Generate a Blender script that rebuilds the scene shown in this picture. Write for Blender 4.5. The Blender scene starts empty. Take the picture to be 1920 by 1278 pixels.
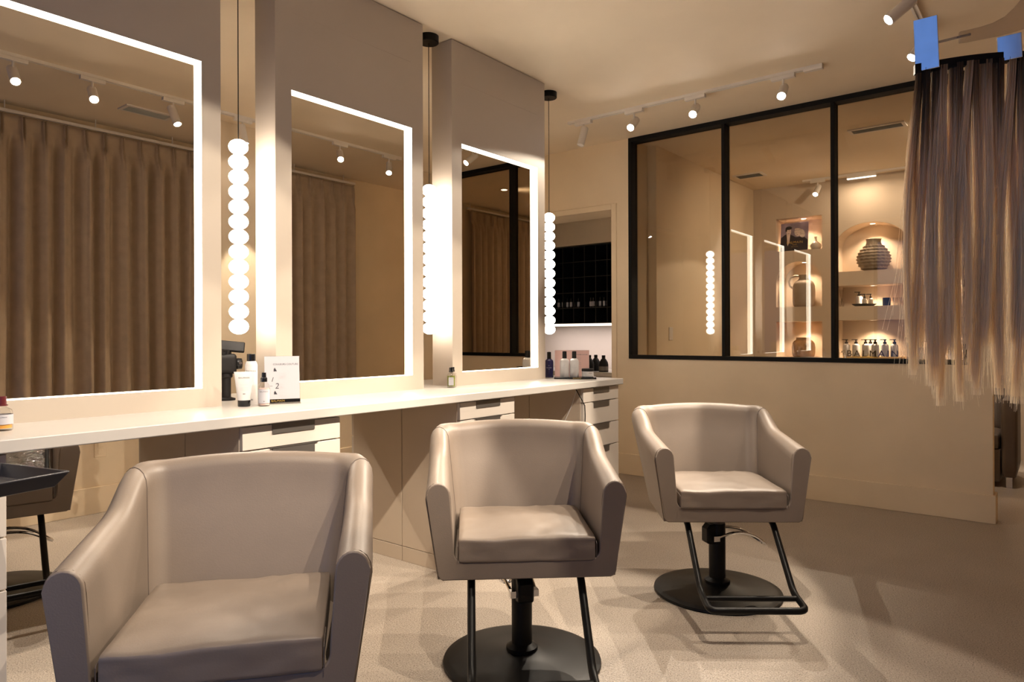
import bpy, bmesh, math, random
from mathutils import Vector, Matrix, noise
random.seed(7)
SC = bpy.context.scene
COL = SC.collection
R = math.radians
# ------------------------------------------------------------------ camera
CA = R(38.4); CS, CC = math.sin(CA), math.cos(CA); FPX = 1304.0; EYE = 1.2
cd = bpy.data.cameras.new('camera'); cam = bpy.data.objects.new('camera', cd); COL.objects.link(cam)
cd.sensor_width = 36.0; cd.lens = FPX / 1920 * 36; cd.shift_y = -0.0045; cd.clip_start = 0.02
cam.matrix_world = Matrix.Translation((0, 0, EYE)) @ Matrix.Rotation(CA, 4, 'Z') @ Matrix.Rotation(R(90), 4, 'X') @ Matrix.Rotation(-0.0034, 4, 'Z')
SC.camera = cam
# ------------------------------------------------------------------ world, exposure
w = bpy.data.worlds.new('daylight'); SC.world = w; w.use_nodes = True
wn = w.node_tree.nodes; wl = w.node_tree.links; wn.clear()
wo = wn.new('ShaderNodeOutputWorld'); wb = wn.new('ShaderNodeBackground')
wg = wn.new('ShaderNodeTexGradient'); wt = wn.new('ShaderNodeTexCoord'); wr = wn.new('ShaderNodeValToRGB'); wm = wn.new('ShaderNodeSeparateXYZ')
wl.new(wt.outputs['Generated'], wm.inputs[0]); wl.new(wm.outputs['Z'], wr.inputs[0])
wr.color_ramp.elements[0].color = (0.11, 0.25, 0.64, 1); wr.color_ramp.elements[1].color = (0.25, 0.45, 1.0, 1)
wr.color_ramp.elements[0].position = 0.0; wr.color_ramp.elements[1].position = 0.5
wl.new(wr.outputs[0], wb.inputs[0]); wl.new(wb.outputs[0], wo.inputs[0]); wb.inputs[1].default_value = 0.36
vs = SC.view_settings
vs.view_transform = 'Standard'; vs.look = 'None'; vs.gamma = 1; vs.use_curve_mapping = False; vs.exposure = 1.15
cy = SC.cycles
cy.max_bounces = 10; cy.diffuse_bounces = 5; cy.glossy_bounces = 6; cy.transparent_max_bounces = 24; cy.transmission_bounces = 8
cy.caustics_reflective = False; cy.caustics_refractive = False; cy.sample_clamp_indirect = 6.0
cy.use_denoising = True
SPOT_W, SPOT_C = 68.0, (1.0, 0.85, 0.68)
GLOBE_E, LED_E = 10.0, 5.0

# ------------------------------------------------------------------ materials
def mat(name, col, rough=0.5, metal=0.0, var=0.0, vscale=4.0, bump=0.0, bscale=60.0, spec=0.5, emit=None, estr=0.0, coat=0.0, detail=4.0):
    m = bpy.data.materials.new(name); m.use_nodes = True
    nt = m.node_tree; b = nt.nodes['Principled BSDF']
    b.inputs['Base Color'].default_value = (*col, 1); b.inputs['Roughness'].default_value = rough
    b.inputs['Metallic'].default_value = metal; b.inputs['Specular IOR Level'].default_value = spec
    b.inputs['Coat Weight'].default_value = coat
    tc = nt.nodes.new('ShaderNodeTexCoord')
    if emit:
        b.inputs['Emission Color'].default_value = (*emit, 1); b.inputs['Emission Strength'].default_value = estr
    if var:
        n = nt.nodes.new('ShaderNodeTexNoise'); n.inputs['Scale'].default_value = vscale; n.inputs['Detail'].default_value = detail
        r = nt.nodes.new('ShaderNodeValToRGB')
        r.color_ramp.elements[0].position = 0.3; r.color_ramp.elements[1].position = 0.7
        r.color_ramp.elements[0].color = (*[c * (1 - var) for c in col], 1); r.color_ramp.elements[1].color = (*[min(1, c * (1 + var)) for c in col], 1)
        nt.links.new(tc.outputs['Object'], n.inputs['Vector']); nt.links.new(n.outputs['Fac'], r.inputs[0]); nt.links.new(r.outputs[0], b.inputs['Base Color'])
    if bump:
        n = nt.nodes.new('ShaderNodeTexNoise'); n.inputs['Scale'].default_value = bscale; n.inputs['Detail'].default_value = 3
        bp = nt.nodes.new('ShaderNodeBump'); bp.inputs['Strength'].default_value = bump; bp.inputs['Distance'].default_value = 0.002
        nt.links.new(tc.outputs['Object'], n.inputs['Vector']); nt.links.new(n.outputs['Fac'], bp.inputs['Height']); nt.links.new(bp.outputs[0], b.inputs['Normal'])
    return m

def clear_mat(name, tint, ior=1.5, rough=0.0, bump=0.0):
    m = bpy.data.materials.new(name); m.use_nodes = True; nt = m.node_tree; nt.nodes.clear()
    o = nt.nodes.new('ShaderNodeOutputMaterial'); t = nt.nodes.new('ShaderNodeBsdfTransparent'); g = nt.nodes.new('ShaderNodeBsdfGlossy')
    f = nt.nodes.new('ShaderNodeFresnel'); mx = nt.nodes.new('ShaderNodeMixShader')
    t.inputs[0].default_value = (*tint, 1); g.inputs['Roughness'].default_value = rough; f.inputs[0].default_value = ior
    ge = nt.nodes.new('ShaderNodeNewGeometry'); iv = nt.nodes.new('ShaderNodeMapRange')      # same reflectance on both faces of the sheet
    iv.inputs['To Min'].default_value = ior; iv.inputs['To Max'].default_value = 1 / ior
    nt.links.new(ge.outputs['Backfacing'], iv.inputs['Value']); nt.links.new(iv.outputs[0], f.inputs[0])
    nt.links.new(f.outputs[0], mx.inputs[0]); nt.links.new(t.outputs[0], mx.inputs[1]); nt.links.new(g.outputs[0], mx.inputs[2]); nt.links.new(mx.outputs[0], o.inputs[0])
    if bump:
        tc = nt.nodes.new('ShaderNodeTexCoord'); n = nt.nodes.new('ShaderNodeTexNoise'); n.inputs['Scale'].default_value = 22; n.inputs['Detail'].default_value = 5
        bp = nt.nodes.new('ShaderNodeBump'); bp.inputs['Strength'].default_value = bump; bp.inputs['Distance'].default_value = 0.03
        nt.links.new(tc.outputs['Object'], n.inputs[0]); nt.links.new(n.outputs['Fac'], bp.inputs['Height'])
        nt.links.new(bp.outputs[0], g.inputs['Normal']); nt.links.new(bp.outputs[0], f.inputs['Normal'])
    return m

def floor_mat():
    m = mat('speckled_floor', (0.50, 0.41, 0.32), 0.38)
    nt = m.node_tree; b = nt.nodes['Principled BSDF']; tc = nt.nodes['Texture Coordinate']
    n1 = nt.nodes.new('ShaderNodeTexNoise'); n1.inputs['Scale'].default_value = 190; n1.inputs['Detail'].default_value = 2
    n2 = nt.nodes.new('ShaderNodeTexNoise'); n2.inputs['Scale'].default_value = 2.2; n2.inputs['Detail'].default_value = 5
    v = nt.nodes.new('ShaderNodeTexVoronoi'); v.inputs['Scale'].default_value = 170
    r = nt.nodes.new('ShaderNodeValToRGB'); el = r.color_ramp.elements
    el[0].position = 0.32; el[0].color = (0.13, 0.105, 0.08, 1); el[1].position = 0.44; el[1].color = (0.37, 0.315, 0.26, 1)
    e = el.new(0.62); e.color = (0.43, 0.37, 0.31, 1); e = el.new(0.74); e.color = (0.68, 0.61, 0.53, 1)
    mx = nt.nodes.new('ShaderNodeMix'); mx.data_type = 'RGBA'; mx.blend_type = 'MULTIPLY'; mx.inputs[0].default_value = 1.0
    r2 = nt.nodes.new('ShaderNodeValToRGB'); r2.color_ramp.elements[0].position = 0.3; r2.color_ramp.elements[0].color = (0.88, 0.87, 0.86, 1); r2.color_ramp.elements[1].position = 0.7
    bp = nt.nodes.new('ShaderNodeBump'); bp.inputs['Strength'].default_value = 0.55; bp.inputs['Distance'].default_value = 0.0015
    for x in (n1, n2, v): nt.links.new(tc.outputs['Object'], x.inputs['Vector'])
    nt.links.new(n1.outputs['Fac'], r.inputs[0]); nt.links.new(n2.outputs['Fac'], r2.inputs[0])
    nt.links.new(r.outputs[0], mx.inputs[6]); nt.links.new(r2.outputs[0], mx.inputs[7]); nt.links.new(mx.outputs[2], b.inputs['Base Color'])
    nt.links.new(v.outputs['Distance'], bp.inputs['Height']); nt.links.new(bp.outputs[0], b.inputs['Normal'])
    return m

M = {}
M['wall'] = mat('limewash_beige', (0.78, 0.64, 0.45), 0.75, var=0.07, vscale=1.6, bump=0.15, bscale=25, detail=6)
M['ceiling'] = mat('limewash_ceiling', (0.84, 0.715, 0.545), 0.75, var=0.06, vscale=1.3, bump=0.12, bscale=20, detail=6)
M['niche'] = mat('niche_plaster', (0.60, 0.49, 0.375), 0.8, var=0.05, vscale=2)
M['floor'] = floor_mat()
M['panel'] = mat('panel_taupe', (0.47, 0.405, 0.335), 0.55, var=0.02, vscale=3)
M['counter'] = mat('counter_white', (0.50, 0.475, 0.445), 0.28, var=0.015, vscale=9)
M['drawer'] = mat('drawer_cream', (0.60, 0.545, 0.485), 0.42, var=0.015, vscale=5)
M['cabside'] = mat('cabinet_side', (0.50, 0.415, 0.325), 0.55, var=0.03, vscale=4)
M['mirror'] = mat('mirror_glass', (0.70, 0.63, 0.525), 0.0, metal=1.0)
M['led'] = mat('led_strip', (0.9, 0.9, 0.85), 0.5, emit=(1.0, 0.93, 0.80), estr=LED_E)
M['globe'] = mat('opal_globe', (0.9, 0.9, 0.9), 0.4, emit=(1.0, 0.88, 0.74), estr=GLOBE_E)
M['lens'] = mat('lamp_lens', (1, 1, 1), 0.3, emit=(1.0, 0.9, 0.82), estr=60)
M['downlens'] = mat('downlight_lens', (1, 1, 1), 0.3, emit=(1.0, 0.85, 0.7), estr=12)
M['white'] = mat('white_metal', (0.75, 0.70, 0.64), 0.4, var=0.01)
M['black'] = mat('black_metal', (0.005, 0.0047, 0.0047), 0.4, spec=0.18, var=0.1, vscale=30)
M['frame'] = mat('black_frame', (0.006, 0.006, 0.006), 0.7, spec=0.2, var=0.1, vscale=20)
M['blackgloss'] = mat('black_gloss', (0.008, 0.008, 0.009), 0.12, var=0.05)
M['blackplastic'] = mat('black_plastic', (0.010, 0.009, 0.009), 0.6, spec=0.25, var=0.1, vscale=40)
M['cubby'] = mat('black_laminate', (0.012, 0.012, 0.013), 0.22, var=0.1)
M['chrome'] = mat('chrome', (0.75, 0.75, 0.76), 0.12, metal=1.0, var=0.02)
M['steel'] = mat('brushed_steel', (0.66, 0.70, 0.76), 0.14, metal=1.0, var=0.05, vscale=60)
M['handle'] = mat('gunmetal_pull', (0.18, 0.165, 0.15), 0.4, metal=0.7, var=0.05)
M['leather'] = mat('taupe_leather', (0.202, 0.159, 0.126), 0.46, var=0.035, vscale=9, bump=0.12, bscale=240)
M['seam'] = mat('seam_dark', (0.10, 0.075, 0.062), 0.6, var=0.05)
M['curtain'] = mat('taupe_velvet', (0.47, 0.365, 0.27), 0.85, var=0.08, vscale=14, bump=0.2, bscale=180)
M['glass'] = clear_mat('partition_glass', (0.80, 0.77, 0.72), 1.62)
M['bottleglass'] = clear_mat('clear_glass', (0.93, 0.92, 0.90), 1.5)
M['acrylic'] = clear_mat('clear_acrylic', (0.95, 0.95, 0.96), 1.45)
M['plastic'] = clear_mat('clear_plastic_cover', (0.80, 0.78, 0.77), 2.8, 0.05, bump=1.0)
M['amber'] = mat('amber_liquid', (0.75, 0.36, 0.06), 0.15, var=0.05)
M['green'] = mat('green_liquid', (0.17, 0.20, 0.03), 0.12, var=0.1)
M['pinkliq'] = mat('pink_liquid', (0.80, 0.58, 0.54), 0.15, var=0.03)
M['bottle'] = mat('white_bottle', (0.62, 0.60, 0.59), 0.3, var=0.01)
M['paper'] = mat('white_paper', (0.46, 0.455, 0.49), 0.6, var=0.01)
M['pinkpaper'] = mat('pink_paper', (0.78, 0.52, 0.47), 0.6, var=0.02)
M['ink'] = mat('ink', (0.02, 0.02, 0.03), 0.6, var=0.02)
M['greyink'] = mat('grey_ink', (0.45, 0.45, 0.48), 0.6, var=0.02)
M['gold'] = mat('gold_letter', (0.80, 0.56, 0.16), 0.3, metal=0.8, var=0.03)
M['bronze'] = mat('bronze_letter', (0.06, 0.038, 0.016), 0.4, metal=0.4, var=0.05)
M['vase'] = mat('ribbed_clay', (0.27, 0.215, 0.155), 0.8, var=0.25, vscale=18, bump=0.4, bscale=80)
M['jug'] = mat('jug_clay', (0.33, 0.265, 0.205), 0.7, var=0.12, vscale=9, bump=0.3, bscale=60)
M['pot'] = mat('amber_glaze', (0.36, 0.20, 0.075), 0.14, var=0.35, vscale=12, coat=0.6)
M['porcelain'] = mat('pale_ceramic', (0.60, 0.55, 0.48), 0.3, var=0.12, vscale=25)
M['tray'] = mat('tray_plastic', (0.022, 0.022, 0.028), 0.33, var=0.1)
M['red'] = mat('dark_red_cap', (0.10, 0.012, 0.015), 0.35, var=0.05)
M['splash'] = mat('white_splashback', (0.80, 0.73, 0.70), 0.3, var=0.01)
M['navy'] = mat('navy_bottle', (0.015, 0.013, 0.07), 0.25, var=0.05)
M['photo_bg'] = mat('poster_violet', (0.30, 0.245, 0.33), 0.35, var=0.4, vscale=7)
M['photo_dark'] = mat('poster_dark', (0.014, 0.012, 0.018), 0.35, var=0.3, vscale=15)
M['photo_skin'] = mat('poster_skin', (0.80, 0.64, 0.58), 0.35, var=0.2, vscale=25)
M['photo_hair'] = mat('poster_blonde', (0.66, 0.56, 0.50), 0.35, var=0.35, vscale=30)
M['vent'] = mat('grey_vent', (0.36, 0.36, 0.33), 0.5, var=0.02)
M['dark_leather'] = mat('espresso_leather', (0.10, 0.075, 0.06), 0.4, var=0.1, bump=0.1, bscale=200)

# ------------------------------------------------------------------ mesh helpers
class MB:
    def __init__(s): s.v = []; s.f = []; s.m = []; s.mi = 0
    def add(s, vs, fs):
        o = len(s.v); s.v += [tuple(p) for p in vs]
        for f in fs: s.f.append([i + o for i in f]); s.m.append(s.mi)
        return s
    def box(s, x0, x1, y0, y1, z0, z1, T=None):
        p = [(x, y, z) for z in (z0, z1) for y in (y0, y1) for x in (x0, x1)]
        if T: p = [T @ Vector(q) for q in p]
        return s.add(p, [(0, 2, 3, 1), (4, 5, 7, 6), (0, 1, 5, 4), (2, 6, 7, 3), (0, 4, 6, 2), (1, 3, 7, 5)])
    def lathe(s, prof, n=32, T=None, wav=None):
        vs = []; fs = []
        for k, (r, z) in enumerate(prof):
            for i in range(n):
                a = 2 * math.pi * i / n
                rr = r if not wav else r + wav(k, a)
                vs.append((rr * math.cos(a), rr * math.sin(a), z))
        for k in range(len(prof) - 1):
            for i in range(n):
                j = (i + 1) % n; fs.append((k * n + i, k * n + j, (k + 1) * n + j, (k + 1) * n + i))
        if prof[0][0] > 1e-5: fs.append(tuple(range(n - 1, -1, -1)))
        if prof[-1][0] > 1e-5: fs.append(tuple((len(prof) - 1) * n + i for i in range(n)))
        if T: vs = [T @ Vector(q) for q in vs]
        return s.add(vs, fs)
    def tube(s, pts, r, n=10, cap=True, T=None, closed=False):
        P = [Vector(p) for p in pts]; vs = []; fs = []; up = Vector((0, 0, 1)); prev = None; N = len(P)
        for k, p in enumerate(P):
            if closed: t = (P[(k + 1) % N] - P[k - 1]).normalized()
            else: t = (P[min(k + 1, N - 1)] - P[max(k - 1, 0)]).normalized()
            if prev is None:
                a = t.cross(up)
                if a.length < 1e-3: a = t.cross(Vector((1, 0, 0)))
                a.normalize()
            else:
                a = prev - t * prev.dot(t); a.normalize()
            prev = a; b = t.cross(a)
            rr = r[k] if isinstance(r, (list, tuple)) else r
            for i in range(n):
                g = 2 * math.pi * i / n; vs.append(p + (a * math.cos(g) + b * math.sin(g)) * rr)
        for k in range(N if closed else N - 1):
            k2 = (k + 1) % N
            for i in range(n):
                j = (i + 1) % n; fs.append((k * n + i, k * n + j, k2 * n + j, k2 * n + i))
        if cap and not closed: fs += [tuple(range(n - 1, -1, -1)), tuple((N - 1) * n + i for i in range(n))]
        if T: vs = [T @ Vector(q) for q in vs]
        return s.add(vs, fs)
    def prism(s, poly, axis, a0, a1, T=None):
        """extrude 2-D polygon along axis ('x','y','z')"""
        n = len(poly)
        def P(u, v, a): return {'x': (a, u, v), 'y': (u, a, v), 'z': (u, v, a)}[axis]
        vs = [P(u, v, a0) for u, v in poly] + [P(u, v, a1) for u, v in poly]
        if T: vs = [T @ Vector(q) for q in vs]
        fs = [tuple(range(n - 1, -1, -1)), tuple(range(n, 2 * n))] + [(i, (i + 1) % n, n + (i + 1) % n, n + i) for i in range(n)]
        return s.add(vs, fs)
    def rbox(s, c, h, r, cuts=6, T=None, disp=None):
        bm = bmesh.new(); bmesh.ops.create_cube(bm, size=2.0)
        bmesh.ops.subdivide_edges(bm, edges=bm.edges[:], cuts=cuts, use_grid_fill=True)
        h = Vector(h); vs = []
        for v in bm.verts:
            p = Vector([v.co[i] * h[i] for i in range(3)])
            q = Vector([max(-(h[i] - r), min(h[i] - r, p[i])) for i in range(3)])
            d = p - q
            # spread grid so corner vertices sit on the rounding
            if d.length > 1e-9: p = q + d.normalized() * r
            if disp: p = disp(p)
            p = p + Vector(c); vs.append(T @ p if T else p)
        bm.verts.index_update(); fs = [[v.index for v in f.verts] for f in bm.faces]; bm.free()
        return s.add(vs, fs)
    def text(s, body, size, T, align='CENTER', extrude=0.0, wrap=None, space=1.0, shear=0.0):
        c = bpy.data.curves.new('t', 'FONT'); c.body = body; c.size = size; c.align_x = align; c.align_y = 'CENTER'; c.extrude = extrude
        c.space_character = space; c.shear = shear; c.resolution_u = 3
        o = bpy.data.objects.new('t', c); COL.objects.link(o)
        dg = bpy.context.evaluated_depsgraph_get(); me = o.evaluated_get(dg).to_mesh()
        vs = [Vector(v.co) for v in me.vertices]; fs = [tuple(p.vertices) for p in me.polygons]
        o.evaluated_get(dg).to_mesh_clear(); bpy.data.objects.remove(o); bpy.data.curves.remove(c)
        if wrap:   # text drawn in x,y is wrapped on a vertical cylinder of radius wrap facing -Y
            vs = [Vector((wrap * math.sin(v.x / wrap), -wrap * math.cos(v.x / wrap), v.y)) for v in vs]
        vs = [T @ v for v in vs]
        return s.add(vs, fs)
    def mesh(s, name, mats, smooth=40):
        me = bpy.data.meshes.new(name); me.from_pydata(s.v, [], s.f); me.update()
        bm = bmesh.new(); bm.from_mesh(me)
        bmesh.ops.recalc_face_normals(bm, faces=bm.faces[:]); bm.to_mesh(me); bm.free()
        for m in (mats if isinstance(mats, (list, tuple)) else [mats]): me.materials.append(m)
        for p, i in zip(me.polygons, s.m): p.material_index = i; p.use_smooth = bool(smooth)
        if smooth: me.set_sharp_from_angle(angle=R(smooth))
        return me

def link(name, me, parent=None, loc=None, bevel=0.0, seg=2):
    o = bpy.data.objects.new(name, me); COL.objects.link(o)
    if parent: o.parent = parent
    if loc: o.location = loc
    if bevel:
        b = o.modifiers.new('bevel', 'BEVEL'); b.width = bevel; b.segments = seg; b.limit_method = 'ANGLE'; b.angle_limit = R(50); b.harden_normals = False
    return o
def obj(name, mb, mats, parent=None, bevel=0.0, smooth=40, seg=2, loc=None):
    return link(name, mb.mesh(name, mats, smooth), parent, loc, bevel, seg)
def tag(o, label, cat, group=None, kind=None):
    o['label'] = label; o['category'] = cat
    if group: o['group'] = group
    if kind: o['kind'] = kind
    return o
def thing(name, label, cat, loc=(0, 0, 0), rz=0, group=None):
    o = bpy.data.objects.new(name, None); COL.objects.link(o); o.location = loc; o.rotation_euler = (0, 0, rz); o.empty_display_size = 0.05
    return tag(o, label, cat, group)
def struct(name, mb, m, parent=None, bevel=0.0, smooth=40):
    o = obj(name, mb, m, parent, bevel, smooth)
    if not parent: o['kind'] = 'structure'
    return o
def dup(root, loc, rz=None, label=None, group=None):
    def cp(o, par):
        c = o.copy(); COL.objects.link(c)
        if par: c.parent = par
        for ch in [x for x in o.children if x is not c]: cp(ch, c)
        return c
    r = cp(root, None); r.location = loc
    if rz is not None: r.rotation_euler = (0, 0, rz)
    if label: r['label'] = label
    if group: r['group'] = group
    return r
def TR(x, y, z): return Matrix.Translation((x, y, z))
def RZ(a): return Matrix.Rotation(a, 4, 'Z')
def RX(a): return Matrix.Rotation(a, 4, 'X')
def RY(a): return Matrix.Rotation(a, 4, 'Y')
def aim(d): return Vector(d).to_track_quat('-Z', 'Y').to_matrix().to_4x4()
def arc(cx, cy, rx, ry, a0, a1, n): return [(cx + rx * math.cos(a0 + (a1 - a0) * i / n), cy + ry * math.sin(a0 + (a1 - a0) * i / n)) for i in range(n + 1)]
def spot(name, loc, d, watt, size, blend=0.15, col=SPOT_C, rad=0.005, parent=None):
    l = bpy.data.lights.new(name, 'SPOT'); l.energy = watt; l.spot_size = R(size); l.spot_blend = blend; l.color = col; l.shadow_soft_size = rad
    o = bpy.data.objects.new(name, l); COL.objects.link(o); o.matrix_world = TR(*loc) @ aim(d)
    if parent: o.parent = parent; o.matrix_parent_inverse = Matrix.Identity(4)
    return o

CEIL = 2.911; WY = 5.36      # ceiling height, partition wall plane
XB = -5.2; XR = 0.5; NY = 8.2; FY = -0.55   # far left wall, curtain wall, niche wall, front wall
# ================================================================== setting
struct('floor', MB().box(XB - 0.2, XR + 0.2, FY - 0.2, NY + 0.7, -0.1, 0), M['floor'])
struct('ceiling', MB().box(XB - 0.2, XR + 0.2, FY - 0.2, NY + 0.7, CEIL, CEIL + 0.1), M['ceiling'])
struct('wall_left', MB().box(XB - 0.12, XB, FY, 6.8, 0, CEIL), M['wall'])
struct('baseboard_left', MB().box(XB, XB + 0.016, FY, WY, 0, 0.18), M['wall'], bevel=0.003)
struct('wall_right', MB().box(XR, XR + 0.12, FY, NY + 0.6, 0, CEIL), M['wall'])
struct('baseboard_right', MB().box(XR - 0.016, XR, FY, NY, 0, 0.18), M['wall'], bevel=0.003)
# front shop window wall (behind the camera)
wf = MB(); wf.box(XB, XR, FY - 0.12, FY, 2.62, CEIL); wf.box(XB, -2.2, FY - 0.12, FY, 0, 2.62); wf.box(XR - 0.3, XR, FY - 0.12, FY, 0, 2.62); wf.box(-2.2, XR - 0.3, FY - 0.12, FY, 0, 0.12)
struct('wall_front', wf, M['wall'])
wfm = MB()
for x in (-2.2, -1.0, XR - 0.34): wfm.box(x, x + 0.04, FY - 0.09, FY - 0.03, 0.12, 2.62)
wfm.box(-2.2, XR - 0.3, FY - 0.09, FY - 0.03, 0.12, 0.16); wfm.box(-2.2, XR - 0.3, FY - 0.09, FY - 0.03, 2.58, 2.62)
struct('window_2', wfm, M['frame'])
# partition with the doorway and the glazing
pw = MB()
pw.box(-2.95, -0.352, WY, WY + 0.12, 0, 1.005)
pw.box(-0.48, -0.352, WY, WY + 0.12, 1.005, CEIL)
pw.box(-3.08, -2.95, WY, WY + 0.34, 0, CEIL)
pw.box(-4.15, -3.08, WY, WY + 0.34, 2.36, CEIL)
pw.box(XB, -4.15, WY, WY + 0.34, 0, CEIL)
struct('wall_back', pw, M['wall'])
tr = MB(); tr.box(-3.12, -3.07, WY - 0.012, WY + 0.34, 0, 2.365); tr.box(-4.16, -3.12, WY - 0.012, WY + 0.34, 2.315, 2.365); tr.box(-4.16, -4.11, WY - 0.012, WY + 0.34, 0, 2.315)
struct('trim_1', tr, M['wall'], bevel=0.003)
bb = MB(); bb.box(-3.07, -0.336, WY - 0.016, WY, 0, 0.18); bb.box(-0.352, -0.336, WY, WY + 0.136, 0, 0.18); bb.box(-2.95, -0.336, WY + 0.12, WY + 0.136, 0, 0.18)
struct('baseboard_back', bb, M['wall'], bevel=0.003)
# interior glazing
win = bpy.data.objects.new('window_1', None); COL.objects.link(win); win['kind'] = 'structure'
GX = [-2.95, -2.106, -1.297, -0.48]
fr = MB(); y0, y1 = WY - 0.012, WY + 0.10
fr.box(GX[0], GX[-1], y0, y1, 1.005, 1.036); fr.box(GX[0], GX[-1], y0, y1, CEIL - 0.036, CEIL)
for i, x in enumerate(GX):
    a = x if i == 0 else (x - 0.03 if i == 3 else x - 0.013)
    fr.box(a, a + (0.03 if i in (0, 3) else 0.026), y0, y1, 1.036, CEIL - 0.036)
obj('window_frame', fr, M['frame'], win, bevel=0.002)
for i in range(3):
    obj('pane', MB().box(GX[i] + 0.012, GX[i + 1] - 0.012, WY + 0.055, WY + 0.063, 1.034, CEIL - 0.034), M['glass'], win)
# back room side wall
struct('wall_side', MB().box(-3.0, -2.86, WY + 0.34, NY + 0.5, 0, CEIL), M['wall'])
# niche wall with openings
def niche_wall():
    bm = bmesh.new(); holes = []
    def rect(x0, x1, z0, z1): return [(x0, z0), (x1, z0), (x1, z1), (x0, z1)]
    def arch(x0, x1, z0, zs, zt):
        c = (x0 + x1) / 2; h = (x1 - x0) / 2
        return [(x0, z0), (x1, z0)] + arc(c, zs, h, zt - zs, 0, math.pi, 20)
    holes = [rect(-2.60, -2.10, 2.166, 2.54), arch(-2.60, -2.10, 1.526, 1.80, 2.04), rect(-2.60, -2.10, 0.955, 1.357),
             arch(-1.956, -1.27, 1.894, 2.18, 2.41), rect(-1.956, -1.27, 1.513, 1.74), rect(-1.956, -1.27, 0.95, 1.365),
             rect(-1.12, -0.68, 0.95, 1.365), rect(-1.12, -0.68, 1.513, 1.95)]
    edges = []
    def loop(pts, y):
        vv = [bm.verts.new((x, y, z)) for x, z in pts]
        return vv, [bm.edges.new((vv[i], vv[(i + 1) % len(vv)])) for i in range(len(vv))]
    _, e = loop([(-2.9, 0), (XR, 0), (XR, CEIL), (-2.9, CEIL)], NY); edges += e
    HV = []
    for h in holes:
        v, e = loop(h, NY); edges += e; HV.append(v)
    bmesh.ops.triangle_fill(bm, edges=edges, use_beauty=True, use_dissolve=False)
    for v in HV:
        b = [bm.verts.new((q.co.x, NY + 0.3, q.co.z)) for q in v]
        n = len(v)
        for i in range(n): bm.faces.new((v[i], v[(i + 1) % n], b[(i + 1) % n], b[i]))
        bm.faces.new(b)
    bmesh.ops.recalc_face_normals(bm, faces=bm.faces[:])
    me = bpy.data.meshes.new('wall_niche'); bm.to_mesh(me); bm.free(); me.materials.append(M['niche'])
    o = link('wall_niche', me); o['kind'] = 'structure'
niche_wall()
struct('wall_rear', MB().box(-3.0, XR + 0.1, NY + 0.36, NY + 0.46, 0, CEIL), M['wall'])
# colour-bar alcove behind the doorway
al = MB(); al.box(XB, -3.0, 6.72, 6.84, 0, CEIL)
al.box(XB, -3.0, 6.34, 6.72, 2.185, CEIL)
struct('wall_alcove', al, M['wall'])
struct('trim_2', MB().box(XB, -3.0, 6.70, 6.72, 0.84, 1.33), M['splash'])

# ================================================================== island: counter, cabinets, panels
tag(obj('countertop', MB().box(-3.31, -2.33, 0.12, 4.15, 0.875, 0.915), M['counter'], bevel=0.004), 'long white countertop running under the three lit mirrors', 'counter')
def cabinet(label, group):
    t = thing('drawer_cabinet', label, 'cabinet', (0, 0, 0), 0, group)       # front at x=0, goes to -x, width along y 0..0.445
    b = MB(); b.box(-0.42, -0.02, 0, 0.445, 0.08, 0.874); b.box(-0.42, -0.02, 0, 0.445, 0.0, 0.077)
    obj('body', b, M['cabside'], t, bevel=0.0015)
    for z0, z1, dx in ((0.782, 0.868, 0), (0.636, 0.777, 0), (0.486, 0.631, 0), (0.086, 0.481, 0)):
        d = obj('drawer', MB().box(-0.02 + dx, dx, 0.003, 0.442, z0, z1), M['drawer'], t, bevel=0.0015)
        h = MB(); h.box(dx, dx + 0.004, 0.125, 0.315, z1 - 0.036, z1 + 0.001); h.box(dx - 0.016, dx + 0.006, 0.115, 0.33, z1 + 0.0005, z1 + 0.0035)
        obj('handle', h, M['handle'], d)
    return t
FX = -2.36
cab = cabinet('white drawer cabinet at the left picture edge below the counter', 'drawer cabinets under the counter'); cab.location = (FX, 0.215, 0)
for y, lb in ((1.381, 'white drawer cabinet behind the nearest armchair, with taupe side'), (2.555, 'white drawer cabinet behind the middle armchair'), (3.692, 'white drawer cabinet at the far end of the counter, fully visible stack of drawers')):
    dup(cab, (FX, y, 0), label=lb)
for y, lb in ((1.381, 'rear drawer cabinet backing onto the one behind the nearest armchair'), (2.555, 'rear drawer cabinet backing onto the one behind the middle armchair'), (3.692, 'rear drawer cabinet backing onto the far end cabinet')):
    dup(cab, (-3.205, y + 0.445, 0), math.pi, label=lb, group='drawer cabinets on the rear of the counter')
PX = -2.745; PT = 0.16
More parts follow.
